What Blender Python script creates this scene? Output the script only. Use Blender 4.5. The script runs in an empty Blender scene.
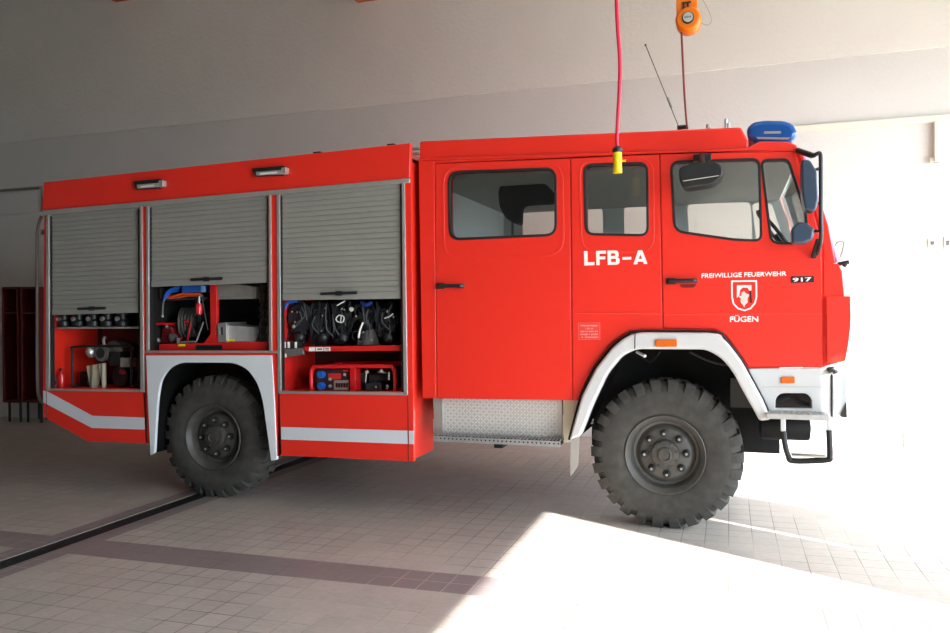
import bpy, bmesh, math, random
from mathutils import Vector, Matrix
random.seed(7)
S = bpy.context.scene
COL = S.collection
PI = math.pi

# ------------------------------------------------------------------ camera
F, CX, CY = 770.0, 475.0, 316.5
YAW, PITCH, ROLL = math.radians(18.3), 4.0 / 770, 0.0085
EYE = Vector((0, 0, 1.545))
f0 = Vector((-math.sin(YAW), math.cos(YAW), 0)); r0 = Vector((math.cos(YAW), math.sin(YAW), 0)); z0 = Vector((0, 0, 1))
FW = f0 * math.cos(PITCH) - z0 * math.sin(PITCH)
u1 = z0 * math.cos(PITCH) + f0 * math.sin(PITCH)
RT = r0 * math.cos(ROLL) - u1 * math.sin(ROLL)
UP = u1 * math.cos(ROLL) + r0 * math.sin(ROLL)
cd = bpy.data.cameras.new('camera'); cam = bpy.data.objects.new('camera', cd); COL.objects.link(cam)
cd.sensor_width = 36.0; cd.lens = F / 950 * 36.0; cd.clip_start = 0.05; cd.clip_end = 300
M = Matrix((RT, UP, -FW)).transposed().to_4x4(); M.translation = EYE; cam.matrix_world = M
S.camera = cam

def ray(px, py): return FW + RT * ((px - CX) / F) + UP * ((CY - py) / F)
def P(px, py, Y):                       # point of the place seen at (px,py) on the upright plane y = Y
    d = ray(px, py); return EYE + d * ((Y - EYE.y) / d.y)
def PX(px, py, X):
    d = ray(px, py); return EYE + d * ((X - EYE.x) / d.x)
FS = 0.009                              # floor falls gently towards the drain
FC = -0.022
def fz(X): return FC + FS * (X + 0.44)
def PF(px, py):
    d = ray(px, py)                     # z = FS*(x+.44)
    t = (FC + FS * (EYE.x + 0.44) - EYE.z) / (d.z - FS * d.x); return EYE + d * t
def xz(pts, Y):
    return [(P(a, b, Y).x, P(a, b, Y).z) for a, b in pts]

# ------------------------------------------------------------------ materials
def lin(r, g, b):
    return tuple(((c / 255 + .055) / 1.055) ** 2.4 if c > 10 else c / 255 / 12.92 for c in (r, g, b)) + (1,)
def mat(name, c, rough=.5, metal=0, spec=.5, coat=0, var=0, vscale=6, bump=0, bscale=60, emit=None, lin_c=False):
    m = bpy.data.materials.new(name); m.use_nodes = True; nt = m.node_tree; b = nt.nodes['Principled BSDF']
    col = c if lin_c else lin(*c)
    b.inputs['Base Color'].default_value = col; b.inputs['Roughness'].default_value = rough
    b.inputs['Metallic'].default_value = metal; b.inputs['Specular IOR Level'].default_value = spec
    b.inputs['Coat Weight'].default_value = coat; b.inputs['Coat Roughness'].default_value = .08
    if var or bump:
        tc = nt.nodes.new('ShaderNodeTexCoord')
    if var:
        n = nt.nodes.new('ShaderNodeTexNoise'); n.inputs['Scale'].default_value = vscale; n.inputs['Detail'].default_value = 6
        nt.links.new(tc.outputs['Object'], n.inputs['Vector'])
        mp = nt.nodes.new('ShaderNodeMapRange'); mp.inputs[1].default_value = .3; mp.inputs[2].default_value = .7
        mp.inputs[3].default_value = 1 - var; mp.inputs[4].default_value = 1 + var
        nt.links.new(n.outputs['Fac'], mp.inputs[0])
        mx = nt.nodes.new('ShaderNodeVectorMath'); mx.operation = 'SCALE'; mx.inputs[0].default_value = col[:3]
        nt.links.new(mp.outputs[0], mx.inputs['Scale']); nt.links.new(mx.outputs[0], b.inputs['Base Color'])
    if bump:
        n2 = nt.nodes.new('ShaderNodeTexNoise'); n2.inputs['Scale'].default_value = bscale; n2.inputs['Detail'].default_value = 4
        nt.links.new(tc.outputs['Object'], n2.inputs['Vector'])
        bp = nt.nodes.new('ShaderNodeBump'); bp.inputs['Strength'].default_value = bump; bp.inputs['Distance'].default_value = .01
        nt.links.new(n2.outputs['Fac'], bp.inputs['Height']); nt.links.new(bp.outputs[0], b.inputs['Normal'])
    if emit:
        b.inputs['Emission Color'].default_value = lin(*emit[0]); b.inputs['Emission Strength'].default_value = emit[1]
    return m
RED = mat('red_paint', (.78, .027, .014, 1), .38, 0, .4, .3, lin_c=True)
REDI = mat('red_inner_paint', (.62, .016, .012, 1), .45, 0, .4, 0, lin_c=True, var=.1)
WHITE = mat('white_paint', (196, 196, 195), .35, 0, .5, .3)
STRIPE = mat('reflective_white', (205, 208, 212), .5, 0, .4, 0)
LETTER = mat('letter_white', (238, 236, 230), .5)
ALU = mat('aluminium', (178, 178, 172), .42, .55, .5, 0, var=.05)
ALUS = mat('shutter_aluminium', (158, 158, 150), .5, .3, .5, 0, var=.04, vscale=3)
ALUB = mat('bright_metal', (205, 205, 200), .3, .8)
STEEL = mat('galvanised_steel', (180, 180, 178), .4, .6, .5, 0, var=.1, vscale=30)
BLACK = mat('black_plastic', (26, 27, 28), .5)
RUBBER = mat('black_rubber', (17, 17, 17), .65)
SEAL = mat('window_rubber', (22, 20, 19), .6)
TYRE = mat('tyre_rubber', (64, 62, 58), .8, 0, .3, 0, var=.22, vscale=14, bump=.25, bscale=90)
RIMM = mat('rim_grey', (76, 74, 70), .5, .1, .5, 0, var=.15, vscale=20)
HUBM = mat('hub_grey', (70, 67, 62), .55, .1, .4, 0, var=.2, vscale=25)
STUDM = mat('stud_grey', (150, 148, 142), .5, .2)
DARK = mat('chassis_black', (24, 23, 22), .7, 0, .3, 0, var=.3)
LINING = mat('cab_lining', (158, 158, 152), .8)
SEATM = mat('seat_fabric', (30, 30, 32), .9)
ORANGE = mat('orange_plastic', (236, 120, 12), .4)
AMBER = mat('amber_lens', (206, 96, 10), .3, 0, .5, .4)
YELLOW = mat('yellow_plastic', (232, 205, 20), .4)
CABLE = mat('pink_red_cable', (214, 32, 66), .45)
BLUEP = mat('blue_plastic', (28, 96, 190), .35, 0, .5, .3)
NAVY = mat('mirror_shell_blue', (50, 66, 84), .35, 0, .5, .2)
HOSEO = mat('orange_hose', (226, 84, 30), .6)
CLOTH = mat('cream_cloth', (205, 198, 172), .9, 0, .2, 0, var=.08)
WEB = mat('black_webbing', (38, 39, 42), .75, 0, .4, 0, var=.3, vscale=25)
WEBG = mat('grey_webbing', (74, 76, 78), .7)
WALL = mat('white_plaster', (202, 199, 193), .9, 0, .2, 0, var=.025, vscale=1.3, bump=.35, bscale=28)
WALLR = mat('rough_plaster', (212, 209, 201), .92, 0, .2, 0, var=.025, vscale=1.1, bump=.6, bscale=22)
HALLG = mat('grey_render', (128, 128, 126), .9)
PIPE = mat('cream_paint', (214, 208, 190), .5)
WOOD = mat('orange_wood', (184, 96, 48), .6, 0, .4, 0, var=.15, vscale=9)
LOCK = mat('dark_red_paint', (92, 16, 18), .5)
GROUT = mat('drain_metal', (34, 34, 36), .5, .5, .5, 0, var=.4, vscale=30)
CONC = mat('outdoor_concrete', (140, 138, 134), .9, 0, .3, 0, var=.08, vscale=2)
GREYT = mat('grey_tile', (148, 142, 136), .5)
PINKP = mat('notice_film', (232, 96, 84), .5)
SEAMM = mat('seam_dark', (70, 12, 10), .6)
BADGE = mat('badge_black', (30, 30, 30), .4)

def glass_mat(name, tint, refl=1.0, ior=1.5):
    m = bpy.data.materials.new(name); m.use_nodes = True; nt = m.node_tree; nt.nodes.clear()
    o = nt.nodes.new('ShaderNodeOutputMaterial'); t = nt.nodes.new('ShaderNodeBsdfTransparent'); g = nt.nodes.new('ShaderNodeBsdfGlossy')
    t.inputs[0].default_value = tint; g.inputs['Roughness'].default_value = .02; g.inputs['Color'].default_value = (refl, refl, refl, 1)
    fr = nt.nodes.new('ShaderNodeFresnel'); fr.inputs[0].default_value = ior
    mx = nt.nodes.new('ShaderNodeMixShader'); nt.links.new(fr.outputs[0], mx.inputs[0]); nt.links.new(t.outputs[0], mx.inputs[1])
    nt.links.new(g.outputs[0], mx.inputs[2]); nt.links.new(mx.outputs[0], o.inputs[0]); return m
GLASS = glass_mat('cab_glass', (.96, .975, .96, 1))
GLASSW = glass_mat('windscreen_glass', (.9, .92, .92, 1), 1.0, 1.12)
def blue_lens():
    m = bpy.data.materials.new('blue_lens'); m.use_nodes = True; b = m.node_tree.nodes['Principled BSDF']
    b.inputs['Base Color'].default_value = (.016, .13, .48, 1); b.inputs['Roughness'].default_value = .12
    b.inputs['Transmission Weight'].default_value = .35; b.inputs['IOR'].default_value = 1.3; b.inputs['Coat Weight'].default_value = .6
    return m
BLUEL = blue_lens()

def checker_mat():
    m = mat('tread_plate', (196, 192, 182), .38, .35)
    nt = m.node_tree; b = nt.nodes['Principled BSDF']
    g = nt.nodes.new('ShaderNodeNewGeometry'); mp = nt.nodes.new('ShaderNodeMapping')
    mp.inputs['Rotation'].default_value = (0, math.radians(45), 0); mp.inputs['Scale'].default_value = (26, 26, 26)
    nt.links.new(g.outputs['Position'], mp.inputs[0])
    sx = nt.nodes.new('ShaderNodeSeparateXYZ'); nt.links.new(mp.outputs[0], sx.inputs[0])
    def mth(op, a, b2=None):
        n = nt.nodes.new('ShaderNodeMath'); n.operation = op
        for i, v in enumerate((a, b2)):
            if v is None: continue
            if isinstance(v, (int, float)): n.inputs[i].default_value = v
            else: nt.links.new(v, n.inputs[i])
        return n.outputs[0]
    fx = mth('FRACT', sx.outputs[0]); fzz = mth('FRACT', sx.outputs[2])
    cell = mth('MODULO', mth('ADD', mth('FLOOR', sx.outputs[0]), mth('FLOOR', sx.outputs[2])), 2)
    cell = mth('ABSOLUTE', cell)
    dx = mth('ABSOLUTE', mth('SUBTRACT', fx, .5)); dz = mth('ABSOLUTE', mth('SUBTRACT', fzz, .5))
    def bar(a, c): return mth('MULTIPLY', mth('LESS_THAN', a, .17), mth('LESS_THAN', c, .44))
    h = mth('ADD', mth('MULTIPLY', bar(dx, dz), mth('GREATER_THAN', cell, .5)), mth('MULTIPLY', bar(dz, dx), mth('LESS_THAN', cell, .5)))
    bp = nt.nodes.new('ShaderNodeBump'); bp.inputs['Strength'].default_value = 1; bp.inputs['Distance'].default_value = .006
    nt.links.new(h, bp.inputs['Height']); nt.links.new(bp.outputs[0], b.inputs['Normal'])
    return m
CHECK = checker_mat()

# ------------------------------------------------------------------ object helpers
def parentto(o, par):
    if par is not None:
        o.parent = par
        o.matrix_parent_inverse = Matrix.Translation(-wloc(par))
def wloc(o):
    v = Vector(o.location)
    return v if o.type == 'EMPTY' else Vector((0, 0, 0))
def obj(name, bm, m, par=None, bevel=0, smooth=35, segs=2):
    bmesh.ops.recalc_face_normals(bm, faces=bm.faces)
    me = bpy.data.meshes.new(name); bm.to_mesh(me); bm.free()
    if smooth:
        for p in me.polygons: p.use_smooth = True
        me.set_sharp_from_angle(angle=math.radians(smooth))
    me.materials.append(m)
    o = bpy.data.objects.new(name, me); COL.objects.link(o); parentto(o, par)
    if bevel:
        b = o.modifiers.new('bevel', 'BEVEL'); b.width = bevel; b.segments = segs; b.limit_method = 'ANGLE'; b.angle_limit = math.radians(40)
        b.harden_normals = False
    return o
def thing(name, loc, label, cat, group=None):
    o = bpy.data.objects.new(name, None); COL.objects.link(o); o.location = loc; o.empty_display_size = .1
    o['label'] = label; o['category'] = cat
    if group: o['group'] = group
    return o
def tag(o, label, cat, group=None):
    o['label'] = label; o['category'] = cat
    if group: o['group'] = group
    return o
def struct(o): o['kind'] = 'structure'; return o
def lab(o, label): o['label'] = label; return o
NB = bmesh.new
def rnd(pts, r, n=4):                    # round the corners of a 2D polygon
    out = []; N = len(pts)
    rr = r if isinstance(r, (list, tuple)) else [r] * N
    for i in range(N):
        p = Vector(pts[i]); a = Vector(pts[i - 1]) - p; b = Vector(pts[(i + 1) % N]) - p; q = rr[i]
        if q <= 0: out.append(tuple(p)); continue
        la, lb = min(q, a.length * .49), min(q, b.length * .49)
        A = p + a.normalized() * la; B = p + b.normalized() * lb
        for k in range(n + 1):
            t = k / n; out.append(tuple(A * (1 - t) ** 2 + p * 2 * t * (1 - t) + B * t * t))
    return out
def inset(pts, d):                       # inset a 2D polygon (px or m)
    N = len(pts); A = sum(pts[i][0] * pts[(i + 1) % N][1] - pts[(i + 1) % N][0] * pts[i][1] for i in range(N)); s = 1 if A > 0 else -1
    out = []
    for i in range(N):
        p = Vector(pts[i]); e1 = (p - Vector(pts[i - 1])).normalized(); e2 = (Vector(pts[(i + 1) % N]) - p).normalized()
        n1 = Vector((-e1.y, e1.x)) * s; n2 = Vector((-e2.y, e2.x)) * s; b = n1 + n2
        b = b / max(b.length_squared / 2, .3) ; out.append(tuple(p + b * d))
    return out
def plateXZ(bm, outer, Y, th, holes=()): # polygon in x,z extruded from Y to Y+th
    loops = []
    for L in [outer] + list(holes):
        vs = [bm.verts.new((x, Y, z)) for x, z in L]; es = [bm.edges.new((vs[i], vs[(i + 1) % len(vs)])) for i in range(len(vs))]
        loops.append((vs, es))
    if holes:
        g = bmesh.ops.triangle_fill(bm, use_beauty=True, use_dissolve=False, edges=[e for _, es in loops for e in es], normal=(0, -1, 0))
        faces = [f for f in g['geom'] if isinstance(f, bmesh.types.BMFace)]
    else:
        faces = [bm.faces.new(loops[0][0])]
    if th:
        g = bmesh.ops.extrude_face_region(bm, geom=faces, use_keep_orig=True)
        bmesh.ops.translate(bm, verts=[v for v in g['geom'] if isinstance(v, bmesh.types.BMVert)], vec=(0, th, 0))
def plate(px, Y, th, holes=(), bm=None):
    bm = bm or NB(); plateXZ(bm, xz(px, Y), Y, th, [xz(h, Y) for h in holes]); return bm
def box(bm, x0, x1, y0, y1, z0_, z1_):
    v = [bm.verts.new(c) for c in ((x0, y0, z0_), (x1, y0, z0_), (x1, y1, z0_), (x0, y1, z0_), (x0, y0, z1_), (x1, y0, z1_), (x1, y1, z1_), (x0, y1, z1_))]
    for f in ((0, 3, 2, 1), (4, 5, 6, 7), (0, 1, 5, 4), (1, 2, 6, 5), (2, 3, 7, 6), (3, 0, 4, 7)): bm.faces.new([v[i] for i in f])
    return bm
def pbox(px0, py0, px1, py1, Y, d, bm=None):   # box whose front face fills a picture rectangle on plane Y
    a = P(px0, py1, Y); b = P(px1, py0, Y); return box(bm or NB(), a.x, b.x, Y, Y + d, a.z, b.z)
def smoothpts(pts, n=6):
    pts = [Vector(p) for p in pts]; out = []
    for i in range(len(pts) - 1):
        a = pts[max(i - 1, 0)]; b = pts[i]; c = pts[i + 1]; d = pts[min(i + 2, len(pts) - 1)]
        for k in range(n):
            t = k / n; out.append(.5 * ((2 * b) + (c - a) * t + (2 * a - 5 * b + 4 * c - d) * t * t + (3 * b - a - 3 * c + d) * t ** 3))
    out.append(pts[-1]); return out
def tube(bm, pts, r, seg=10, cap=True, closed=False, flat=1.0):
    pts = [Vector(p) for p in pts]; N = len(pts); rings = []
    prev = None
    for i, p in enumerate(pts):
        if closed: t = (pts[(i + 1) % N] - pts[i - 1]).normalized()
        else: t = (pts[min(i + 1, N - 1)] - pts[max(i - 1, 0)]).normalized()
        if prev is None:
            a = Vector((0, 1, 0)) if abs(t.y) < .9 else Vector((0, 0, 1)); n = (a - t * a.dot(t)).normalized()
        else: n = (prev - t * prev.dot(t)).normalized()
        prev = n; b = t.cross(n); rr = r[i] if isinstance(r, (list, tuple)) else r
        rings.append([bm.verts.new(p + n * (rr * flat * math.cos(2 * PI * k / seg)) + b * (rr * math.sin(2 * PI * k / seg))) for k in range(seg)])
    for i in range(N if closed else N - 1):
        A, B = rings[i], rings[(i + 1) % N]
        for k in range(seg): bm.faces.new((A[k], A[(k + 1) % seg], B[(k + 1) % seg], B[k]))
    if cap and not closed:
        bm.faces.new(rings[0][::-1]); bm.faces.new(rings[-1])
    return bm
def lathe(bm, prof, c, axis='Y', seg=48, close=False, cap=True):   # prof: (radius, offset along axis)
    c = Vector(c); rings = []
    for r, h in prof:
        ring = []
        for k in range(seg):
            a = 2 * PI * k / seg; u, v = r * math.cos(a), r * math.sin(a)
            ring.append(bm.verts.new(c + (Vector((u, h, v)) if axis == 'Y' else Vector((u, v, h)) if axis == 'Z' else Vector((h, u, v)))))
        rings.append(ring)
    R = len(rings)
    for i in range(R if close else R - 1):
        A, B = rings[i], rings[(i + 1) % R]
        for k in range(seg): bm.faces.new((A[k], A[(k + 1) % seg], B[(k + 1) % seg], B[k]))
    if not close and cap:
        for q in (rings[0], rings[-1]): bm.faces.new(q)
    return bm
def ball(bm, c, rx, ry, rz, u=16, v=10):
    m = Matrix.Translation(c) @ Matrix.Diagonal((rx, ry, rz, 1)); bmesh.ops.create_uvsphere(bm, u_segments=u, v_segments=v, radius=1, matrix=m); return bm
def text(body, px4, Y, m, par, name='lettering', bold=.02, th=.002, space=1.0):
    # px4: picture corners bottom-left, bottom-right, top-right, top-left of the writing
    cu = bpy.data.curves.new('t', 'FONT'); cu.body = body; cu.size = 1; cu.offset = bold; cu.resolution_u = 4; cu.space_character = space
    to = bpy.data.objects.new('t', cu); COL.objects.link(to); bpy.context.view_layer.update()
    dg = bpy.context.evaluated_depsgraph_get(); me0 = to.evaluated_get(dg).to_mesh()
    bm = NB(); bm.from_mesh(me0); to.evaluated_get(dg).to_mesh_clear(); bpy.data.objects.remove(to); bpy.data.curves.remove(cu)
    xs = [v.co.x for v in bm.verts]; ys = [v.co.y for v in bm.verts]; x0, x1, y0, y1 = min(xs), max(xs), min(ys), max(ys)
    bl, br, tr, tl = [P(a, b, Y) for a, b in px4]
    for v in bm.verts:
        u = (v.co.x - x0) / (x1 - x0); w = (v.co.y - y0) / (y1 - y0)
        v.co = (bl * (1 - u) + br * u) * (1 - w) + (tl * (1 - u) + tr * u) * w
    g = bmesh.ops.extrude_face_region(bm, geom=bm.faces[:])
    bmesh.ops.translate(bm, verts=[v for v in g['geom'] if isinstance(v, bmesh.types.BMVert)], vec=(0, th, 0))
    return obj(name, bm, m, par, smooth=0)

# ------------------------------------------------------------------ the hall
YW = 9.65; XR, XF = -13.0, 5.0; YN = -6.0
def floor_mat():
    m = mat('floor_tiles', (150, 132, 118), .42, 0, .45); nt = m.node_tree; b = nt.nodes['Principled BSDF']
    g = nt.nodes.new('ShaderNodeNewGeometry'); mp = nt.nodes.new('ShaderNodeMapping'); mp.inputs['Location'].default_value = (-.138 + 400 * .1545, -4.055 + 400 * .1545, 0)
    nt.links.new(g.outputs['Position'], mp.inputs[0])
    br = nt.nodes.new('ShaderNodeTexBrick'); br.offset = 0; br.squash = 1; br.inputs['Scale'].default_value = 1
    br.inputs['Brick Width'].default_value = .1545; br.inputs['Row Height'].default_value = .1545; br.inputs['Mortar Size'].default_value = .0032
    br.inputs['Mortar Smooth'].default_value = .3; br.inputs['Bias'].default_value = 0
    br.inputs['Color1'].default_value = lin(176, 167, 158); br.inputs['Color2'].default_value = lin(166, 158, 150); br.inputs['Mortar'].default_value = (.5, .5, .5, 1)
    nt.links.new(mp.outputs[0], br.inputs[0])
    def mth(op, a, b2=None, c=None):
        n = nt.nodes.new('ShaderNodeMath'); n.operation = op
        for i, v in enumerate((a, b2, c)):
            if v is None: continue
            if isinstance(v, (int, float)): n.inputs[i].default_value = v
            else: nt.links.new(v, n.inputs[i])
        return n.outputs[0]
    sx = nt.nodes.new('ShaderNodeSeparateXYZ'); nt.links.new(g.outputs['Position'], sx.inputs[0])
    def between(v, a, c): return mth('MULTIPLY', mth('GREATER_THAN', v, a), mth('LESS_THAN', v, c))
    band = mth('MAXIMUM', between(sx.outputs[1], 4.055, 4.364), between(sx.outputs[0], -4.715, -4.24))
    n1 = nt.nodes.new('ShaderNodeTexNoise'); n1.inputs['Scale'].default_value = 3.2; n1.inputs['Detail'].default_value = 9; n1.inputs['Roughness'].default_value = .75
    nt.links.new(g.outputs['Position'], n1.inputs['Vector'])
    n2 = nt.nodes.new('ShaderNodeTexNoise'); n2.inputs['Scale'].default_value = 60; n2.inputs['Detail'].default_value = 3
    mp2 = nt.nodes.new('ShaderNodeMapping'); mp2.inputs['Scale'].default_value = (.35, 1.6, 1); nt.links.new(g.outputs['Position'], mp2.inputs[0]); nt.links.new(mp2.outputs[0], n2.inputs['Vector'])
    mauve = nt.nodes.new('ShaderNodeMix'); mauve.data_type = 'RGBA'; nt.links.new(band, mauve.inputs[0]); nt.links.new(br.outputs['Color'], mauve.inputs[6]); mauve.inputs[7].default_value = lin(130, 119, 119)
    fac = mth('ADD', mth('MULTIPLY', n1.outputs[0], .42), mth('MULTIPLY', n2.outputs[0], .42)); fac = mth('ADD', fac, .58)
    sc = nt.nodes.new('ShaderNodeVectorMath'); sc.operation = 'SCALE'; nt.links.new(mauve.outputs[2], sc.inputs[0]); nt.links.new(fac, sc.inputs['Scale'])
    # joints: some stretches pale, some dark
    n3 = nt.nodes.new('ShaderNodeTexNoise'); n3.inputs['Scale'].default_value = .9; nt.links.new(g.outputs['Position'], n3.inputs['Vector'])
    rp = nt.nodes.new('ShaderNodeValToRGB'); rp.color_ramp.elements[0].position = .42; rp.color_ramp.elements[1].position = .6
    rp.color_ramp.elements[0].color = lin(92, 84, 78); rp.color_ramp.elements[1].color = lin(178, 166, 154)
    nt.links.new(n3.outputs[0], rp.inputs[0])
    jm = nt.nodes.new('ShaderNodeMix'); jm.data_type = 'RGBA'; nt.links.new(br.outputs['Fac'], jm.inputs[0]); nt.links.new(sc.outputs[0], jm.inputs[6]); nt.links.new(rp.outputs[0], jm.inputs[7])
    nt.links.new(jm.outputs[2], b.inputs['Base Color'])
    bp = nt.nodes.new('ShaderNodeBump'); bp.inputs['Strength'].default_value = .5; bp.inputs['Distance'].default_value = .003; bp.invert = True
    nt.links.new(br.outputs['Fac'], bp.inputs['Height']); nt.links.new(bp.outputs[0], b.inputs['Normal'])
    return m
bm = NB()
for x0, x1, y0, y1 in ((XR, -4.56, YN, YW), (-4.395, XF, YN, YW)):
    vs = [bm.verts.new((x, y, fz(x) - dz)) for dz in (0, .2) for x, y in ((x0, y0), (x1, y0), (x1, y1), (x0, y1))]
    for f in ((0, 1, 2, 3), (7, 6, 5, 4), (0, 4, 5, 1), (1, 5, 6, 2), (2, 6, 7, 3), (3, 7, 4, 0)): bm.faces.new([vs[i] for i in f])
struct(obj('floor', bm, floor_mat(), smooth=0))
# drain
dr = thing('drain_grate', (-4.48, 2, fz(-4.42) - .03), 'dark slotted drain channel with pale metal edge running across the tiled floor', 'drain')
bm = NB(); zz = fz(-4.42)
box(bm, -4.558, -4.397, YN, YW, zz - .19, zz - .03)
for k in range(12): box(bm, -4.553 + k * .0128, -4.5455 + k * .0128, YN, YW, zz - .03, zz - .004)
obj('grating', bm, GROUT, dr, smooth=0)
bm = NB(); box(bm, -4.572, -4.557, YN, YW, zz - .05, zz + .001); obj('metal_edge', bm, mat('drain_edge', (128, 122, 114), .5, .2), dr, smooth=0)
# walls
LZ = 4.41
bm = NB(); box(bm, XR, XF, YW, YW + .3, -.3, LZ); struct(obj('wall_far', bm, WALL, smooth=0))
bm = NB(); box(bm, XR, XF, YW - .03, YW + .3, LZ, 7.6); struct(obj('wall_far_upper', bm, WALLR, smooth=0))
bm = NB(); box(bm, XR - .3, XR, YN - .3, YW + .3, -.3, 7.6); struct(obj('wall_rear', bm, HALLG, smooth=0))
bm = NB(); box(bm, XR - .3, XF + .3, YN - .3, YN, -.3, 7.6); struct(obj('wall_near', bm, HALLG, smooth=0))
HL = 4.0
bm = NB()
T = .12
box(bm, XF, XF + T, YN, YW + .3, HL, 7.6)
for a, b2 in ((YN, -1.9), (2.45, 3.15), (3.245, 4.085), (9.2, YW + .3)): box(bm, XF, XF + T, a, b2, -.3, HL)
struct(obj('wall_front', bm, WALL, smooth=0))
def cz(x): return 7.05 - .12 * (x + 12)
bm = NB()
vs = [bm.verts.new((x, y, cz(x) + d)) for d in (0, .2) for x, y in ((XR, YN), (XF, YN), (XF, YW), (XR, YW))]
for f in ((0, 1, 2, 3), (7, 6, 5, 4), (0, 4, 5, 1), (1, 5, 6, 2), (2, 6, 7, 3), (3, 7, 4, 0)): bm.faces.new([vs[i] for i in f])
struct(obj('ceiling', bm, mat('ceiling_boards', (200, 197, 190), .9), smooth=0))
# rafters
for k, (pxa, pxb, py) in enumerate(((116, 131, 2.5), (358, 377, 3.0), (585, 606, -20))):
    a, b2 = P(pxa, py, YW - .03), P(pxb, py, YW - .03)
    bm = NB(); box(bm, a.x, b2.x, YN, YW - .031, a.z, cz(a.x) + .05)
    o = obj('roof_beam', bm, WOOD, smooth=0)
    tag(o, ['orange brown timber roof beam end at top left, the one farther left', 'orange brown timber roof beam end at top, left of the red cable', 'timber roof beam'][k], 'beam') if k < 2 else bpy.data.objects.remove(o)
# ledges, pipes
zA = 3.69
bm = NB()
a = P(793, 130, YW); 
box(bm, a.x, XF, YW - .05, YW, 3.585, 3.665); struct(obj('trim_1', bm, PIPE, bevel=.006))
bm = NB(); box(bm, XR, XF, YW - .022, YW, 3.225, 3.584); struct(obj('trim_2', bm, WALL, smooth=0))
lf = thing('wall_pipe', (-11, YW - .06, 3.69), 'thin dark pipe running along the far wall at the left edge', 'pipe')
tube(bm := NB(), [(XR, YW - .05, 3.62), (P(43, 190, YW).x, YW - .05, 3.62)], .022); obj('pipe', bm, mat('pipe_grey', (120, 118, 108), .5), lf)
pp = thing('wall_post', tuple(P(938, 160, YW)), 'short cream upright box duct on the wall below the cream ledge, right edge', 'duct')
a, b2 = P(934.5, 126, YW - .1), P(942.5, 161, YW - .1)
bm = NB(); box(bm, a.x, b2.x, YW - .10, YW - .021, b2.z, 3.584); obj('duct', bm, PIPE, pp, bevel=.006)
bm = NB(); box(bm, a.x - .04, b2.x + .03, YW - .07, YW - .021, b2.z + .0, b2.z + .05); obj('duct_foot', bm, PIPE, pp, bevel=.006)
# skirting tiles right
bm = NB()
a = P(903.5, 437, YW)
n = int((XF - a.x) / .2)
for k in range(n + 1): box(bm, a.x + k * .2, min(a.x + k * .2 + .196, XF), YW - .014, YW, .005, .155)
struct(obj('baseboard_far', bm, GREYT, bevel=.002))
# sockets
for (px, py, w, h, lb) in ((932.5, 243, 9, 9, 'small square white wall socket with grey face beside the truck front'), (948, 243, 8, 13, 'pale rectangular wall switch at the right picture edge')):
    t = thing('wall_socket' if w == 9 else 'wall_switch', tuple(P(px, py + h / 2, YW)), lb, 'socket' if w == 9 else 'switch')
    bm = NB(); pbox(px - w / 2, py - h / 2, px + w / 2, py + h / 2, YW - .014, .013, bm); obj('cover_plate', bm, mat('socket_plate', (196, 190, 178), .4), t, bevel=.003)
    bm = NB(); pbox(px - w / 5, py - h / 5, px + w / 5, py + h / 5, YW - .02, .006, bm); obj('rocker' if w == 8 else 'socket_face', bm, mat('socket_face', (96, 94, 90), .4), t, bevel=.002)
# outdoor ground
bm = NB(); box(bm, XF, XF + 40, -25, 30, -.35, .04); struct(obj('ground', bm, CONC, smooth=0))

# lockers at left
for k, (pa, pb, lb) in enumerate(((1.5, 19, 'dark red open locker standing by far wall, left one at picture edge'), (20, 40, 'dark red open locker standing by far wall, right one behind the truck rear'))):
    Yl = 9.15; A = P(pa, 287, Yl); B = P(pb, 403, Yl); zt = A.z; x0, x1 = A.x, B.x; zb = B.z
    t = thing('locker', ((x0 + x1) / 2, Yl + .25, fz(x0)), lb, 'locker')
    bm = NB(); box(bm, x0, x0 + .03, Yl, YW - .04, zb, zt); box(bm, x1 - .03, x1, Yl, YW - .04, zb, zt); box(bm, x0 + .03, x1 - .03, Yl, YW - .04, zt - .03, zt)
    box(bm, x0 + .03, x1 - .03, Yl, YW - .04, zb, zb + .03); box(bm, x0 + .03, x1 - .03, YW - .07, YW - .04, zb + .03, zt - .03)
    obj('carcass', bm, LOCK, t, bevel=.003)
    bm = NB(); box(bm, x0 + .03, x1 - .03, Yl + .02, YW - .07, zt - .42, zt - .395); obj('shelf', bm, LOCK, t)
    for xx in (x0 + .04, x1 - .065):
        for yy in (Yl + .06, YW - .1): obj('foot', box(NB(), xx, xx + .025, yy, yy + .025, fz(xx), zb), BLACK, t)
    tube(bm := NB(), [(x0 + .03, Yl + .25, zt - .52), (x1 - .03, Yl + .25, zt - .52)], .012); obj('coat_rail', bm, STEEL, t)

# ------------------------------------------------------------------ THE TRUCK
YC, YB, YT = 5.60, 5.55, 5.65            # cab skin, equipment body skin, tyre outer face
YFAR = 7.90
fa = P(664.7, 454.8, YT); ra = P(211.8, 438.0, YT)
truck = thing('fire_truck', (fa.x - 1.9, 6.75, 0), 'red and white fire engine with open equipment shutters parked on the tiled floor', 'fire truck')
def T_(name, bm, m, par=None, **k): return obj(name, bm, m, par or truck, **k)

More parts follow.
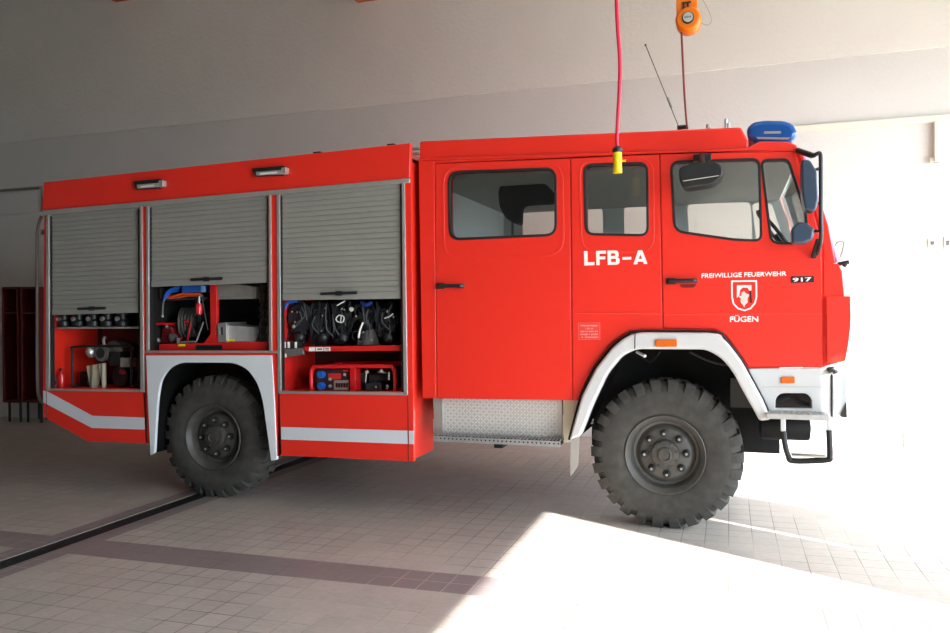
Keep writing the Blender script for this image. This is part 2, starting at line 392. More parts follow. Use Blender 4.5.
# ---- wheels
def wheel(c, mirror=False):
    c = Vector(c); s = -1 if mirror else 1
    R = .503
    bm = NB()
    prof = [(.262, .05), (.283, .022), (.30, .012), (.335, .004), (.385, .0), (.435, .006), (.462, .016), (.490, .038), (.520, .08), (.520, .26), (.490, .302), (.462, .324), (.435, .334), (.385, .34), (.30, .328), (.262, .29)]
    lathe(bm, [(r, h * s) for r, h in prof], c, seg=96, close=True)
    for ringr, hh in ((.352, .0025), (.455, .011)):
        pass
    n = 26; pitch = 2 * PI / n
    for side in (0, 1):
        for k in range(n):
            a0 = pitch * (k + .5 * side)
            # lug corners: (angle, radius, y) from shoulder to centre, slanted
            ys, yc = (.020, .178) if side == 0 else (.320, .162)
            hw = pitch * .33; sk = pitch * .30
            def cyl(a, r, y): return c + Vector((r * math.cos(a), y * s, r * math.sin(a)))
            sg = 1 if side == 0 else -1
            secs = [(ys - sg * .008, .436, .460, hw * 1.0, 0), (ys + sg * .004, .465, .506, hw, 0), (ys + sg * .028, .485, .538, hw, sk * .1), (ys + (yc - ys) * .6, .485, .540, hw * .8, sk * .6), (yc, .485, .540, hw * .55, sk)]
            prev = None
            for (y, ri, ro, w, off) in secs:
                a = a0 + off; q = [bm.verts.new(cyl(a - w, ri, y)), bm.verts.new(cyl(a + w, ri, y)), bm.verts.new(cyl(a + w * .85, ro, y)), bm.verts.new(cyl(a - w * .85, ro, y))]
                if prev:
                    for i in range(4): bm.faces.new((prev[i], prev[(i + 1) % 4], q[(i + 1) % 4], q[i]))
                else: bm.faces.new(q)
                prev = q
            bm.faces.new(prev)
    w = T_('wheel', NB_wheel_rim(c, s), RIMM)
    obj('tyre', bm, TYRE, w)
    # hub
    bm = NB(); lathe(bm, [(.102, .075 * s), (.102, .040 * s), (.096, .028 * s), (.08, .022 * s), (.055, .022 * s), (.052, .008 * s), (.040, .002 * s), (.032, .010 * s), (.010, .008 * s)], c, seg=40)
    for k in range(8):
        a = k * PI / 4 + .3; ball(bm, c + Vector((.085 * math.cos(a), .024 * s, .085 * math.sin(a))), .010, .007, .010, 8, 6)
    obj('hub', bm, HUBM, w)
    for k in range(8):
        a = k * PI / 4 + .06; cc = c + Vector((.148 * math.cos(a), 0, .148 * math.sin(a)))
        bm = NB(); lathe(bm, [(.030, .075 * s), (.030, .066 * s), (.024, .063 * s)], cc, seg=20)
        lathe(bm, [(.019, .065 * s), (.019, .044 * s), (.013, .040 * s)], cc, seg=6)
        obj('wheel_nut', bm, BLACK, w, smooth=30)
        bm = NB(); lathe(bm, [(.0095, .042 * s), (.0095, .034 * s), (.005, .031 * s)], cc, seg=12)
        sub = obj('stud', bm, STUDM, w)
    return w
def NB_wheel_rim(c, s):
    bm = NB()
    prof = [(.262, .05), (.284, .020), (.286, .010), (.280, .006), (.272, .012), (.264, .024), (.250, .034), (.243, .05), (.238, .075), (.231, .11), (.213, .115), (.200, .105), (.188, .085), (.17, .075), (.03, .073)]
    lathe(bm, [(r, h * s) for r, h in prof] + [(.03, .20 * s), (.20, .20 * s), (.25, .29 * s), (.262, .29 * s)], c, seg=72, close=True)
    return bm
fc = Vector((fa.x, YT, fa.z - .004)); rc = Vector((ra.x, YT, ra.z + .002))
wheel(fc); wheel(rc)
wheel((fc.x, 7.86, fc.z), True); wheel((rc.x, 7.86, rc.z), True)

# ---- cab
def dark_panels():
    pass
rear_win = rnd([(448.5, 172.0), (555.8, 168.0), (556.3, 235.2), (449.6, 239.8)], 11, 5)
mid_win = rnd([(584.0, 164.6), (647.5, 162.6), (648.2, 235.8), (585.6, 234.6)], 9, 5)
fr_win = rnd([(670.5, 161.5), (759.5, 158.6), (761.8, 241.2), (734, 240.0), (674.5, 231.5)], [10, 8, 8, 4, 10], 5)
qt_win = rnd([(760.8, 160.0), (788.5, 159.0), (806.5, 214), (808, 244.0), (771, 243.5)], [7, 6, 4, 6, 9], 5)
wins = [rear_win, mid_win, fr_win, qt_win]
rear_door = [(435.2, 163.9), (569.6, 158.6), (571.8, 399.9), (437.2, 398.3)]
mid_panel = [(571.2, 158.4), (658.9, 154.2), (662.4, 329.5), (640, 329.0), (626, 331.5), (611, 341.5), (593, 366), (577, 399.6), (573.3, 400.0)]
front_door = [(660.3, 154.0), (794.3, 151.6), (807, 190), (821.2, 243), (822.4, 366.0), (748.5, 366.2), (742.5, 357), (726.5, 335), (714.5, 328.8), (663.7, 327.8)]
cab_sill = [(418.6, 161.5), (798.5, 149.5), (812, 184), (824.5, 243), (824.5, 367.0), (747.8, 368.2), (741, 359.8), (725, 337.6), (713, 331.0), (640, 330.8), (628, 333.5), (613, 344), (595, 368), (579.5, 400.4), (422.6, 398.2)]
# inner body behind the door skins
def grow(h, d): return inset(h, -d)
bm = NB(); plateXZ(bm, xz(cab_sill, YC + .022), YC + .022, .05, [xz(inset(h, 1.2), YC) for h in wins])
cab = T_('cab_body', bm, RED)
# rear post strip and roof rail in the outer skin
bm = NB(); plate([(418.6, 161.5), (434.3, 161.0), (436.3, 398.3), (422.6, 398.2)], YC, .025, bm=bm); T_('corner_post', bm, RED, bevel=.004)
bm = NB(); plate([(434.5, 161.0), (798.5, 149.3), (799.5, 151.0), (659.5, 153.3), (570.5, 157.7), (434.8, 163.1)], YC, .025, bm=bm); T_('roof_rail', bm, RED)
def door(name, outl, wi, mlabel=None, flush=0):
    bm = NB(); plateXZ(bm, xz(outl, YC), YC, .02, [xz(grow(w, -0.2), YC) for w in wi])
    d = T_(name, bm, RED, bevel=.0025)
    return d
dR = door('rear_door', rear_door, [rear_win]); dM = door('side_panel', mid_panel, [mid_win]); dF = door('front_door', front_door, [fr_win, qt_win])
# pressed surround around the windows
def ring(par, h, g0, g1, Y, th, m, name, bev=.004):
    bm = NB(); plateXZ(bm, xz(inset(h, -g1), YC), Y, th, [xz(inset(h, -g0), YC)]); return obj(name, bm, m, par, bevel=bev)
ring(dR, rnd([(447.5, 171.0), (557, 167), (558.5, 250), (448.5, 255)], 14, 5), 3.6, 6.2, YC - .002, .004, RED, 'pressed_surround', .002)
ring(dM, rnd([(583, 163.6), (649, 161.6), (650, 248), (585, 248)], 12, 5), 2.6, 4.8, YC - .002, .004, RED, 'pressed_surround', .002)
for par, h in ((dR, rear_win), (dM, mid_win), (dF, fr_win), (dF, qt_win)):
    ring(par, h, -1.7, .9, YC - .006, .05, SEAL, 'window_seal', .003)
    bm = NB(); plateXZ(bm, xz(inset(h, 1.2), YC), YC + .012, .005); obj('window_pane', bm, GLASS, par, smooth=0)
# door handles
def handle(par, px0, px1, py, dy):
    a = P(px0, py, YC); b = P(px1, py + dy, YC)
    bm = NB(); tube(bm, [(a.x, YC - .012, a.z), (a.x + .02, YC - .035, a.z), (b.x - .02, YC - .035, b.z), (b.x, YC - .012, b.z)], .016, 10, flat=.7)
    box(bm, a.x - .005, a.x + .06, YC - .02, YC - .001, a.z - .022, a.z + .022)
    obj('door_handle', bm, BLACK, par, bevel=.002)
handle(dR, 437.5, 464.5, 286, 0); handle(dF, 667, 697, 281.3, -.6)
bm = NB(); plate(rnd([(679, 284.5), (697, 284), (694, 287.5), (682, 288)], 2), YC - .003, .004, bm=bm); obj('handle_recess', bm, mat('dark_red', (120, 14, 10), .5), dF)
# lower waist crease line
bm = NB()
for seg_, par in ((((574, 313.0), (661, 313.8)), None), (((664.5, 314.4), (822, 313.5)), None)):
    a, b2 = P(*seg_[0], YC), P(*seg_[1], YC); tube(bm, [(a.x, YC + .001, a.z), (b2.x, YC + .001, b2.z)], .006, 8)
T_('body_crease', bm, RED)
# roof: raised hat, lower roof at the front
def roofslab(px, Y0, Y1, name, bev):
    bm = NB(); plate(px, Y0, Y1 - Y0, bm=bm); return T_(name, bm, RED, bevel=bev, segs=3)
roofslab([(419.5, 141.0), (741.0, 126.8), (748.5, 141.0), (748.5, 148.9), (419, 159.5)], YC + .03, YFAR - .03, 'raised_roof', .015)
roofslab([(418.3, 157.5), (748, 147.2), (760, 141.0), (788, 141.6), (796, 144.5), (799.5, 150.0), (418.3, 161.8)], YC + .005, YFAR, 'cab_roof', .012)
# front corner and front face, full width
bm = NB(); plate([(823.6, 243.5), (825, 263.5), (838, 263.5), (842, 271), (844.5, 296), (845, 330), (838, 363), (824.2, 366.5)], YC + .012, YFAR - YC - .02, bm=bm); T_('front_corner', bm, RED, bevel=.03, segs=4)
bm = NB(); plate(rnd([(826, 296.3), (850.5, 296.3), (851.4, 320), (848.8, 344), (845.5, 361), (834, 363.5), (827, 363)], [1, 1, 8, 6, 1.5, 2, 1], 4), YC - .012, YFAR - YC - .02, bm=bm); T_('front_grille_panel', bm, RED, bevel=.02, segs=3)
# windscreen pillar
bm = NB(); plate([(797.5, 151), (801.5, 151), (815, 184), (828.5, 225), (835.5, 262.8), (825, 262.8), (822.5, 243), (811.5, 196)], YC + .01, .05, bm=bm); T_('windscreen_pillar', bm, RED, bevel=.006)
a, b2 = P(801.5, 152, YC), P(836.5, 262, YC)
bm = NB()
v = [bm.verts.new(q) for q in ((a.x, YC + .06, a.z), (b2.x, YC + .06, b2.z), (b2.x, YFAR - .06, b2.z), (a.x, YFAR - .06, a.z))]
f = bm.faces.new(v); g = bmesh.ops.extrude_face_region(bm, geom=[f]); bmesh.ops.translate(bm, verts=[q for q in g['geom'] if isinstance(q, bmesh.types.BMVert)], vec=(.008, 0, 0))
T_('windscreen', bm, GLASSW, smooth=0)
bm = NB(); tube(bm, [(a.x + .012, YC + .05, a.z), (b2.x + .012, YC + .05, b2.z)], .012, 8); T_('windscreen_edge', bm, mat('violet_reflection', (170, 140, 190), .4))  # tube along the windscreen edge, violet glass reflection painted in as its colour
# far side of the cab
bm = NB(); plateXZ(bm, [(x, z) for x, z in xz(cab_sill, YC)], YFAR - .06, .05, [xz(grow(h, 1.2), YC) for h in wins]); T_('far_side_body', bm, RED)
bm = NB(); plateXZ(bm, [(x, z) for x, z in xz(inset(cab_sill, .8), YC)], YFAR - .08, .018, [xz(h, YC) for h in wins]); T_('far_side_lining', bm, LINING)
for h in wins: bm = NB(); plateXZ(bm, xz(grow(h, .5), YC), YFAR - .05, .004); T_('far_side_pane', bm, GLASS, smooth=0)
# near lining (inside face), rear bulkhead, floor, roof lining
bm = NB(); plateXZ(bm, xz(inset(cab_sill, .8), YC), YC + .074, .008, [xz(grow(h, .6), YC) for h in wins]); T_('near_side_lining', bm, LINING)
xr = P(421.5, 250, YC).x; xf = P(824, 300, YC).x; zr = P(600, 158, YC).z; zf = P(560, 395, YC).z
bm = NB(); box(bm, xr - .005, xr + .03, YC + .05, YFAR - .06, zf, zr); T_('rear_wall', bm, LINING)
bm = NB(); box(bm, xr + .03, P(799, 158, YC).x, YC + .08, YFAR - .08, zr - .075, zr - .03); T_('roof_lining', bm, LINING)
zfl = 1.02
bm = NB(); box(bm, xr + .03, fc.x - .80, YC + .075, YFAR - .075, zf + .02, zf + .06); box(bm, fc.x - .8, xf, YC + .075, YFAR - .075, P(700, 322, YC).z, P(700, 322, YC).z + .05)
T_('cab_floor', bm, DARK)
bm = NB(); plate(rnd([(806, 262), (824, 262), (824, 300), (800, 300)], 3), YC + .08, 2.1, bm=bm); T_('dashboard', bm, BLACK, bevel=.02)
# seats
def seat(x, y, zt, zs, w=.5, back=.12):
    bm = NB(); box(bm, x, x + .5, y, y + w, zs - .12, zs); box(bm, x - .05, x + back - .05, y, y + w, zs, zt); return bm
zsill = P(600, 238, YC).z
T_('seat', seat(-.55, YC + .25, zsill - .10, zsill - .55), SEATM, bevel=.04, segs=3)
T_('seat', seat(-.55, YC + 1.5, zsill - .10, zsill - .55), SEATM, bevel=.04, segs=3)
T_('seat', seat(xr + .12, YC + .2, zsill - .12, zsill - .55, 1.9), SEATM, bevel=.04, segs=3)
# dark rear window reflection, put in as a notched plate on an added post
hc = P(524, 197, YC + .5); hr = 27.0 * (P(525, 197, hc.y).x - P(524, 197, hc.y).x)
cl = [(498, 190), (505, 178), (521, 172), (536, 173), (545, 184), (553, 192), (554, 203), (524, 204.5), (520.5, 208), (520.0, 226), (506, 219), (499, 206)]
bm = NB(); plate(rnd(cl, 5, 3), hc.y, .1, bm=bm); o = T_('glass_reflection', bm, mat('reflection_black', (14, 13, 13), .95, 0, .1), bevel=.02); lab(o, 'dark notched shape standing in for a reflection in the rear cab window')
bm = NB(); hp = P(511, 215, hc.y); tube(bm, [(hp.x, hc.y + .05, hp.z), (hp.x, hc.y + .05, zf + .1)], .012); T_('reflection_post', bm, BLACK)
# steering wheel and column
sc_ = P(776, 234, YC + .5)
bm = NB(); tube(bm, [sc_ + Vector((.05 * math.cos(t) * .5 - .06 * math.sin(t) * 0 + .10 * math.cos(t), .22 * math.sin(t), -.17 * math.cos(t))) for t in [2 * PI * k / 28 for k in range(28)]], .013, 8, closed=True)
tube(bm, [sc_, sc_ + Vector((.25, 0, -.35))], .025, 8); T_('steering_wheel', bm, BLACK)
# wiper and tubes at the windscreen base
bm = NB(); a = P(838.5, 264, YC + .1)
tube(bm, smoothpts([a, a + Vector((.025, -.02, .004)), a + Vector((.060, -.02, .010))], 4), .013, 8); tube(bm, [a + Vector((.03, -.02, -.02)), a + Vector((.045, -.02, .005))], .012, 8); T_('wiper_arm', bm, BLACK)
bm = NB(); b2 = P(835, 247, YC + .12)
tube(bm, smoothpts([b2, b2 + Vector((.02, 0, .03)), b2 + Vector((.055, 0, .03)), b2 + Vector((.05, 0, -.02)), b2 + Vector((.035, 0, -.07))], 4), .007, 8); T_('washer_pipe', bm, ALU)

# mirrors
mr = T_('mirror_arm', (lambda b: (tube(b, smoothpts([P(797, 151.5, YC), P(806, 153, YC - .06), P(813, 156, YC - .14), P(816.5, 154, YC - .17), P(820.3, 154.3, YC - .17), P(820.8, 170, YC - .17), P(820.8, 215, YC - .17), P(820.8, 240, YC - .14), P(817, 254, YC - .03)], 5), .013, 10), b)[1])(NB()), BLACK)
bm = NB(); tube(bm, [P(797.5, 150.5, YC - .01), P(812, 155.5, YC - .12)], .02, 8); obj('arm_bracket', bm, BLACK, mr)
bm = NB(); tube(bm, [P(818.5, 240, YC - .10), P(813.5, 257, YC - .015)], .018, 8); obj('arm_foot', bm, BLACK, mr)
def mirror(px, Y, th, m, name, par=None):
    bm = NB(); plate(px, Y, th, bm=bm); return T_(name, bm, m, par, bevel=.022, segs=4)
mm = mirror(rnd([(801.5, 159), (810, 159.5), (817.5, 172), (818.8, 200), (815.5, 211.5), (805.5, 210), (802.5, 195)], 3), YC - .24, .16, NAVY, 'main_mirror')
bm = NB(); tube(bm, [P(815, 170, YC - .17), P(820.8, 168, YC - .17)], .01); tube(bm, [P(815, 203, YC - .17), P(820.8, 203, YC - .17)], .01); obj('mirror_clamp', bm, BLACK, mm)
wm = mirror(rnd([(791.5, 228), (799, 221.5), (808, 223), (815, 229), (813.5, 239), (805, 244), (792, 243.5)], 3), YC - .17, .10, NAVY, 'wide_angle_mirror')
bm = NB(); tube(bm, [P(812, 231, YC - .13), P(820.5, 231, YC - .16)], .01); obj('mirror_clamp', bm, BLACK, wm)
km = mirror(rnd([(678.5, 168), (692, 162.5), (716, 161), (723, 167), (722.5, 177), (712, 184.5), (684, 188.5), (679.5, 182)], 4), YC - .30, .18, BLACK, 'kerb_mirror')
bm = NB(); pbox(693, 153, 711, 161, YC - .05, .045, bm); tube(bm, [P(702, 156, YC - .04), P(702, 164, YC - .2)], .02); obj('mirror_bracket', bm, BLACK, km, bevel=.004)
bm = NB(); tube(bm, [P(683, 181, YC - .303), P(719, 175.5, YC - .303)], .003, 6); obj('mirror_edge', bm, ALU, km)

# light bar
lb_ = T_('beacon', plate(rnd([(751, 139.5), (793, 140.5), (791, 143.5), (753, 142.5)], 1), YC + .30, 1.4), BLACK)
bm = NB(); outl = rnd([(748, 128), (754, 122.5), (766, 120.8), (784, 121.2), (792, 124), (796.5, 132), (794, 138.5), (788, 140.8), (756, 140.5), (749, 137)], 3, 3)
plate(inset(outl, -1.3), YC + .24, 1.5, bm=bm); o = obj('beacon_lens', bm, BLUEL, lb_, bevel=.035, segs=4); lab(o, 'blue translucent light bar cover')
bm = NB(); plate(rnd([(764, 131.3), (781, 131.0), (781, 133.4), (764, 133.6)], .8), YC + .235, .005, bm=bm); obj('maker_plate', bm, mat('plate_beige', (150, 158, 150), .4), lb_)
bm = NB(); plate([(756, 137), (790, 137.5), (788, 139.5), (758, 139)], YC + .236, .004, bm=bm); obj('lens_clip', bm, ALUB, lb_)
# antenna and roof knobs
a = P(679, 127, YC + .35)
an = T_('antenna', tube(NB(), [P(679, 127.5, YC + .35), P(645.5, 45, YC + .35)], .0035, 6), BLACK)
bm = NB(); tube(bm, [P(671.5, 108, YC + .35), P(667.5, 97.5, YC + .35)], .009, 8); obj('antenna_coil', bm, mat('coil_grey', (120, 118, 112), .5), an)
bm = NB(); pbox(677, 124.5, 688, 128.3, YC + .33, .06, bm); obj('antenna_base', bm, BLACK, an, bevel=.004)
bm = NB(); ball(bm, P(645.5, 45, YC + .35), .008, .008, .008, 8, 6); obj('antenna_tip', bm, BLACK, an)
bm = NB(); tube(bm, [P(708.5, 128, YC + .3), P(708.5, 124.6, YC + .3)], .018, 10); T_('roof_vent', bm, ALU)
bm = NB(); tube(bm, [P(726, 128, YC + .3), P(726, 119, YC + .3)], .012, 10); tube(bm, [P(728.6, 128, YC + .3), P(728.6, 123, YC + .3)], .012, 10); T_('roof_valve', bm, ALU)

# lettering
GL = {'l': ([(584.0, 251.2), (587.4, 251.1), (587.7, 262.2), (594.4, 262.0), (594.5, 265.2), (584.3, 265.5)], []),
 'f': ([(596.0, 250.9), (606.0, 250.6), (606.0, 253.6), (599.4, 253.8), (599.5, 256.6), (605.2, 256.4), (605.2, 259.2), (599.5, 259.4), (599.7, 265.1), (596.3, 265.2)], []),
 'b': (rnd([(607.4, 250.6), (618.4, 250.3), (618.6, 256.9), (616.8, 257.4), (619.6, 258.2), (619.6, 264.6), (607.8, 264.9)], [0, 4, 2, .5, 2, 4, 0], 4),
       [rnd([(610.8, 253.3), (615.2, 253.2), (615.2, 256.0), (610.8, 256.1)], 1), rnd([(610.9, 258.8), (616.0, 258.7), (616.0, 262.0), (610.9, 262.1)], 1)]),
 '-': ([(622.4, 257.1), (631.2, 256.8), (631.2, 259.4), (622.4, 259.7)], []),
 'a': ([(638.2, 250.4), (642.2, 250.3), (647.5, 263.9), (643.9, 264.0), (643.0, 261.5), (637.9, 261.6), (637.1, 264.2), (633.4, 264.3)], [[(640.3, 254.4), (642.1, 258.8), (638.7, 258.9)]])}
for g_ in GL.values():
    bm = NB(); plate(g_[0], YC - .0025, .0025, g_[1], bm=bm); obj('letter', bm, LETTER, dM)
text('FREIWILLIGE FEUERWEHR', [(701.5, 278.2), (786.5, 275.8), (786.5, 271.2), (701.5, 273.4)], YC - .0018, LETTER, dF, bold=.018, th=.001)
text('FÜGEN', [(729.8, 322.0), (758.2, 321.8), (758.2, 314.8), (729.8, 315.2)], YC - .0018, LETTER, dF, bold=.018, th=.001)
bm = NB(); plate([(790.8, 276.4), (813.8, 276.0), (814, 282.2), (791, 283)], YC - .004, .004, bm=bm); bd = obj('model_badge', bm, BADGE, dF)
text('917', [(792.6, 282.0), (811.6, 281.4), (811.2, 277.2), (792.6, 277.8)], YC - .006, LETTER, bd, bold=.03)
# emblem: shield outline, corner piece, red cap flame, grey figure, ladder
sh = [(731.2, 280.5), (757.0, 280.2), (757.2, 297), (755.6, 303.5), (751, 309), (744.5, 311.2), (737.5, 309), (732.8, 304), (731.2, 297)]
bm = NB(); plate(sh, YC - .003, .003, [inset(sh, 1.5)], bm=bm); em = obj('emblem', bm, LETTER, dF)
CREAM = mat('emblem_cream', (224, 214, 206), .5)
bm = NB(); plate([(736.8, 285.2), (751.4, 285.0), (751.4, 290.5), (749.3, 290.5), (747.5, 287.8), (743, 287.5), (740, 290), (739.3, 295.5), (736.8, 298)], YC - .004, .003, bm=bm); obj('emblem_corner', bm, CREAM, em)
bm = NB(); plate(rnd([(741.5, 292.5), (744.2, 291.2), (746, 293.5), (749.5, 294.5), (747.5, 298.5), (747.8, 302.5), (744.8, 305), (744.4, 308), (743, 304.8), (740.5, 302.5), (740.8, 298.5), (738.2, 296), (741.5, 296)], .8, 2), YC - .004, .003, bm=bm); obj('emblem_figure', bm, mat('emblem_grey', (208, 196, 186), .5), em)
bm = NB(); plate([(749.6, 291.0), (751.0, 291.0), (752.0, 302.8), (750.3, 302.8)], YC - .004, .003, bm=bm); obj('emblem_tool', bm, BADGE, em)
# notice film
bm = NB(); nb = [(577.8, 322.6), (599.8, 322.4), (600.2, 339.6), (578.4, 340.0)]; plate(nb, YC - .002, .002, bm=bm); nt_ = obj('notice', bm, mat('notice_red', (226, 60, 50), .5), dM)
bm = NB(); plate(nb, YC - .003, .002, [inset(nb, .6)], bm=bm); obj('notice_frame', bm, PINKP, nt_)
NL = mat('notice_letter', (244, 150, 138), .5)
bm = NB(); rq = random.Random(3)
for i, (a_, b_) in enumerate(((580.5, 597.5), (585.5, 593), (580.5, 597.5), (580.5, 598), (581.5, 597.5))):
    x = a_; y = 325.0 + i * 2.9
    while x < b_:
        w_ = rq.uniform(.5, 1.3)
        plate([(x, y), (x + w_ * .7, y), (x + w_ * .7, y + rq.uniform(.9, 1.7)), (x, y + rq.uniform(.9, 1.7))], YC - .0035, .001, bm=bm); x += w_ + (.9 if rq.random() < .12 else 0)
obj('notice_lines', bm, NL, nt_, smooth=0)

# ---- front wheel arch
out_ = [(569.0, 440.5), (581.2, 397), (595.5, 368.5), (613.8, 345.5), (628, 335.4), (638.5, 332.4), (712.5, 332.8), (725, 339.4), (741.6, 361), (763.2, 400.5), (771, 420)]
in_ = [(759.8, 421.2), (745.5, 396), (730.9, 368.8), (719.8, 357.0), (706, 349.6), (636.5, 349.2), (622, 356), (607.4, 374), (592.7, 405), (580.5, 436.0)]
bm = NB(); plate(rnd(out_ + in_, [0, 6, 6, 8, 6, 5, 6, 8, 6, 6, 0, 0, 6, 8, 6, 6, 6, 6, 6, 6, 0], 3), YB - .03, .10, bm=bm)
arch = T_('front_wheel_arch', bm, WHITE, bevel=.018, segs=4)
# black rubber lip outside, dark liner inside
lip_o = inset(out_ + in_, 0)
bm = NB(); tube(bm, smoothpts([P(a_, b_ - .8, YB + .03) for a_, b_ in out_], 5), .009, 8); obj('rubber_lip', bm, RUBBER, arch)
bm = NB()
ip = smoothpts([P(a_, b_, YB + .06) for a_, b_ in in_], 3)
r1 = [bm.verts.new(p) for p in ip]; r2 = [bm.verts.new(p + Vector((0, .55, 0))) for p in ip]
for i in range(len(ip) - 1): bm.faces.new((r1[i], r1[i + 1], r2[i + 1], r2[i]))
bmesh.ops.solidify(bm, geom=bm.faces[:], thickness=.008); obj('arch_liner', bm, DARK, arch)
bm = NB(); tube(bm, [P(635.2, 333, YB - .032), P(634.8, 349, YB - .032)], .0035, 6); obj('arch_seam', bm, BLACK, arch)
bm = NB(); plate(rnd([(655.5, 339.6), (677, 339.3), (677.2, 346.8), (655.7, 347)], 1.2), YB - .05, .02, bm=bm); mk = obj('marker_lamp', bm, AMBER, arch, bevel=.004); lab(mk, 'orange marker lamp')
bm = NB(); plate(rnd([(571.0, 440), (579.5, 436.5), (578.0, 466), (570.5, 477), (570.2, 460)], 1), YB, .012, bm=bm); obj('mud_flap', bm, mat('flap_grey', (150, 146, 140), .6), truck)
bm = NB(); tube(bm, [P(637, 352, YB + .2), P(645, 356, YB + .12)], .012, 6); T_('hose_clip', bm, LETTER)

# ---- white lower front
oval = rnd([(775.3, 408.4), (775.5, 399), (780, 393.2), (806.5, 393.2), (811.8, 399), (812, 408.4)], [0, 3, 4, 4, 3, 0])
low = [(748.5, 368.6), (822.0, 368.3), (831.0, 370.0), (832.5, 408), (833, 418), (821.8, 418), (821.8, 414.0), (771.0, 414), (764, 400.5), (755, 384)]
bm = NB(); plate(low, YC + .003, .05, [oval], bm=bm); bp_ = T_('bumper_side', bm, WHITE, bevel=.004)
bm = NB(); plate([(762, 386.5), (822, 386.5), (822, 387.3), (762, 387.3)], YC - .0, .002, bm=bm); obj('bumper_crease', bm, mat('crease_grey', (176, 176, 174), .5), bp_)
bm = NB(); plate(rnd([(771, 390), (815, 390), (815, 410), (771, 410)], 2), YC + .25, .02, bm=bm); tube(bm, smoothpts([P(779, 400, YC + .12), P(790, 396, YC + .12), P(800, 402, YC + .1), P(809, 405, YC + .1)], 5), .02, 8); obj('recess_back', bm, BLACK, bp_)
bm = NB(); plate(rnd([(780.9, 376.9), (794.8, 376.7), (794.9, 383.2), (781.0, 383.4)], .8), YC - .012, .015, bm=bm); obj('marker_lamp', bm, AMBER, bp_, bevel=.003)
bm = NB(); plate(rnd([(832.5, 374.5), (845.5, 375.5), (847.3, 379), (847.2, 406), (846.5, 418), (840.5, 417), (833.5, 408)], 1.5), YC + .01, YFAR - YC - .02, bm=bm); T_('front_bumper', bm, mat('bumper_white', (196, 202, 204), .35), bevel=.02, segs=3)
bm = NB(); plate([(841.0, 413.5), (846.7, 402.5), (847.2, 417.8), (841.2, 417)], YC - .002, .02, bm=bm); T_('bumper_corner', bm, BLACK)
bm = NB(); tube(bm, smoothpts([P(827.5, 371, YC + .0), P(833, 369, YC + .0), P(835.5, 372, YC + .01)], 4), .02, 8); tube(bm, [P(832.2, 375, YC), P(832.2, 418, YC)], .008, 6); T_('indicator_hinge', bm, BLACK)
# step plate + loop
A = P(768.7, 411.5, YC); B = P(825.5, 417, YC)
z_s = P(795, 411.0, YC - .14)
bm = NB(); a = P(766.5, 413.5, YC - .16); b2 = P(829.5, 413.2, YC - .16)
box(bm, a.x, b2.x, YC - .16, YC + .002, a.z - .035, a.z)
stp = T_('step', bm, STEEL, bevel=.003)
bm = NB(); xx = a.x + .02
while xx < b2.x - .03:
    for yy in (YC - .14, YC - .1, YC - .06, YC - .02): box(bm, xx, xx + .018, yy, yy + .012, a.z, a.z + .006)
    xx += .035
obj('step_tread', bm, ALU, stp, smooth=0)
Yl_ = YC - .13
bm = NB()
for pa in (783.2, 829.0):
    q0 = P(pa - 2.6, 416, Yl_); q1 = P(pa + 2.6, 434, Yl_); box(bm, q0.x, q1.x, Yl_ - .012, Yl_ + .02, q1.z, q0.z)
obj('step_post', bm, WHITE, stp, bevel=.004)
bm = NB()
lp = [P(783.2, 431, Yl_), P(785.2, 445, Yl_), P(788.6, 456.5, Yl_), P(793.5, 460.8, Yl_), P(826.5, 459.8, Yl_), P(829.8, 456.0, Yl_), P(829.6, 444, Yl_), P(829.0, 430, Yl_)]
tube(bm, smoothpts(lp, 5), .019, 10, flat=1.5); obj('step_loop', bm, RUBBER, stp)
bm = NB(); q0 = P(791.5, 454.0, Yl_); q1 = P(826, 456.5, Yl_); box(bm, q0.x, q1.x, Yl_ - .03, Yl_ + .05, q1.z - .005, q0.z); obj('loop_tread', bm, ALU, stp, bevel=.003)
# black silencer/air tank behind the step
bm = NB(); q0 = P(759.5, 422, YC + .3); q1 = P(812, 438, YC + .3)
lathe(bm, [(.02, 0), (.085, .012), (.09, .03), (.09, q1.x - q0.x - .03), (.085, q1.x - q0.x - .012), (.02, q1.x - q0.x)], (q0.x, YC + .36, (q0.z + q1.z) / 2 + .01), 'X', 28); T_('air_tank', bm, DARK)
bm = NB(); box(bm, q0.x + .02, q1.x - .04, YC + .3, YC + .42, (q0.z + q1.z) / 2 + .06, P(790, 395, YC + .3).z + .1); T_('tank_bracket', bm, DARK)

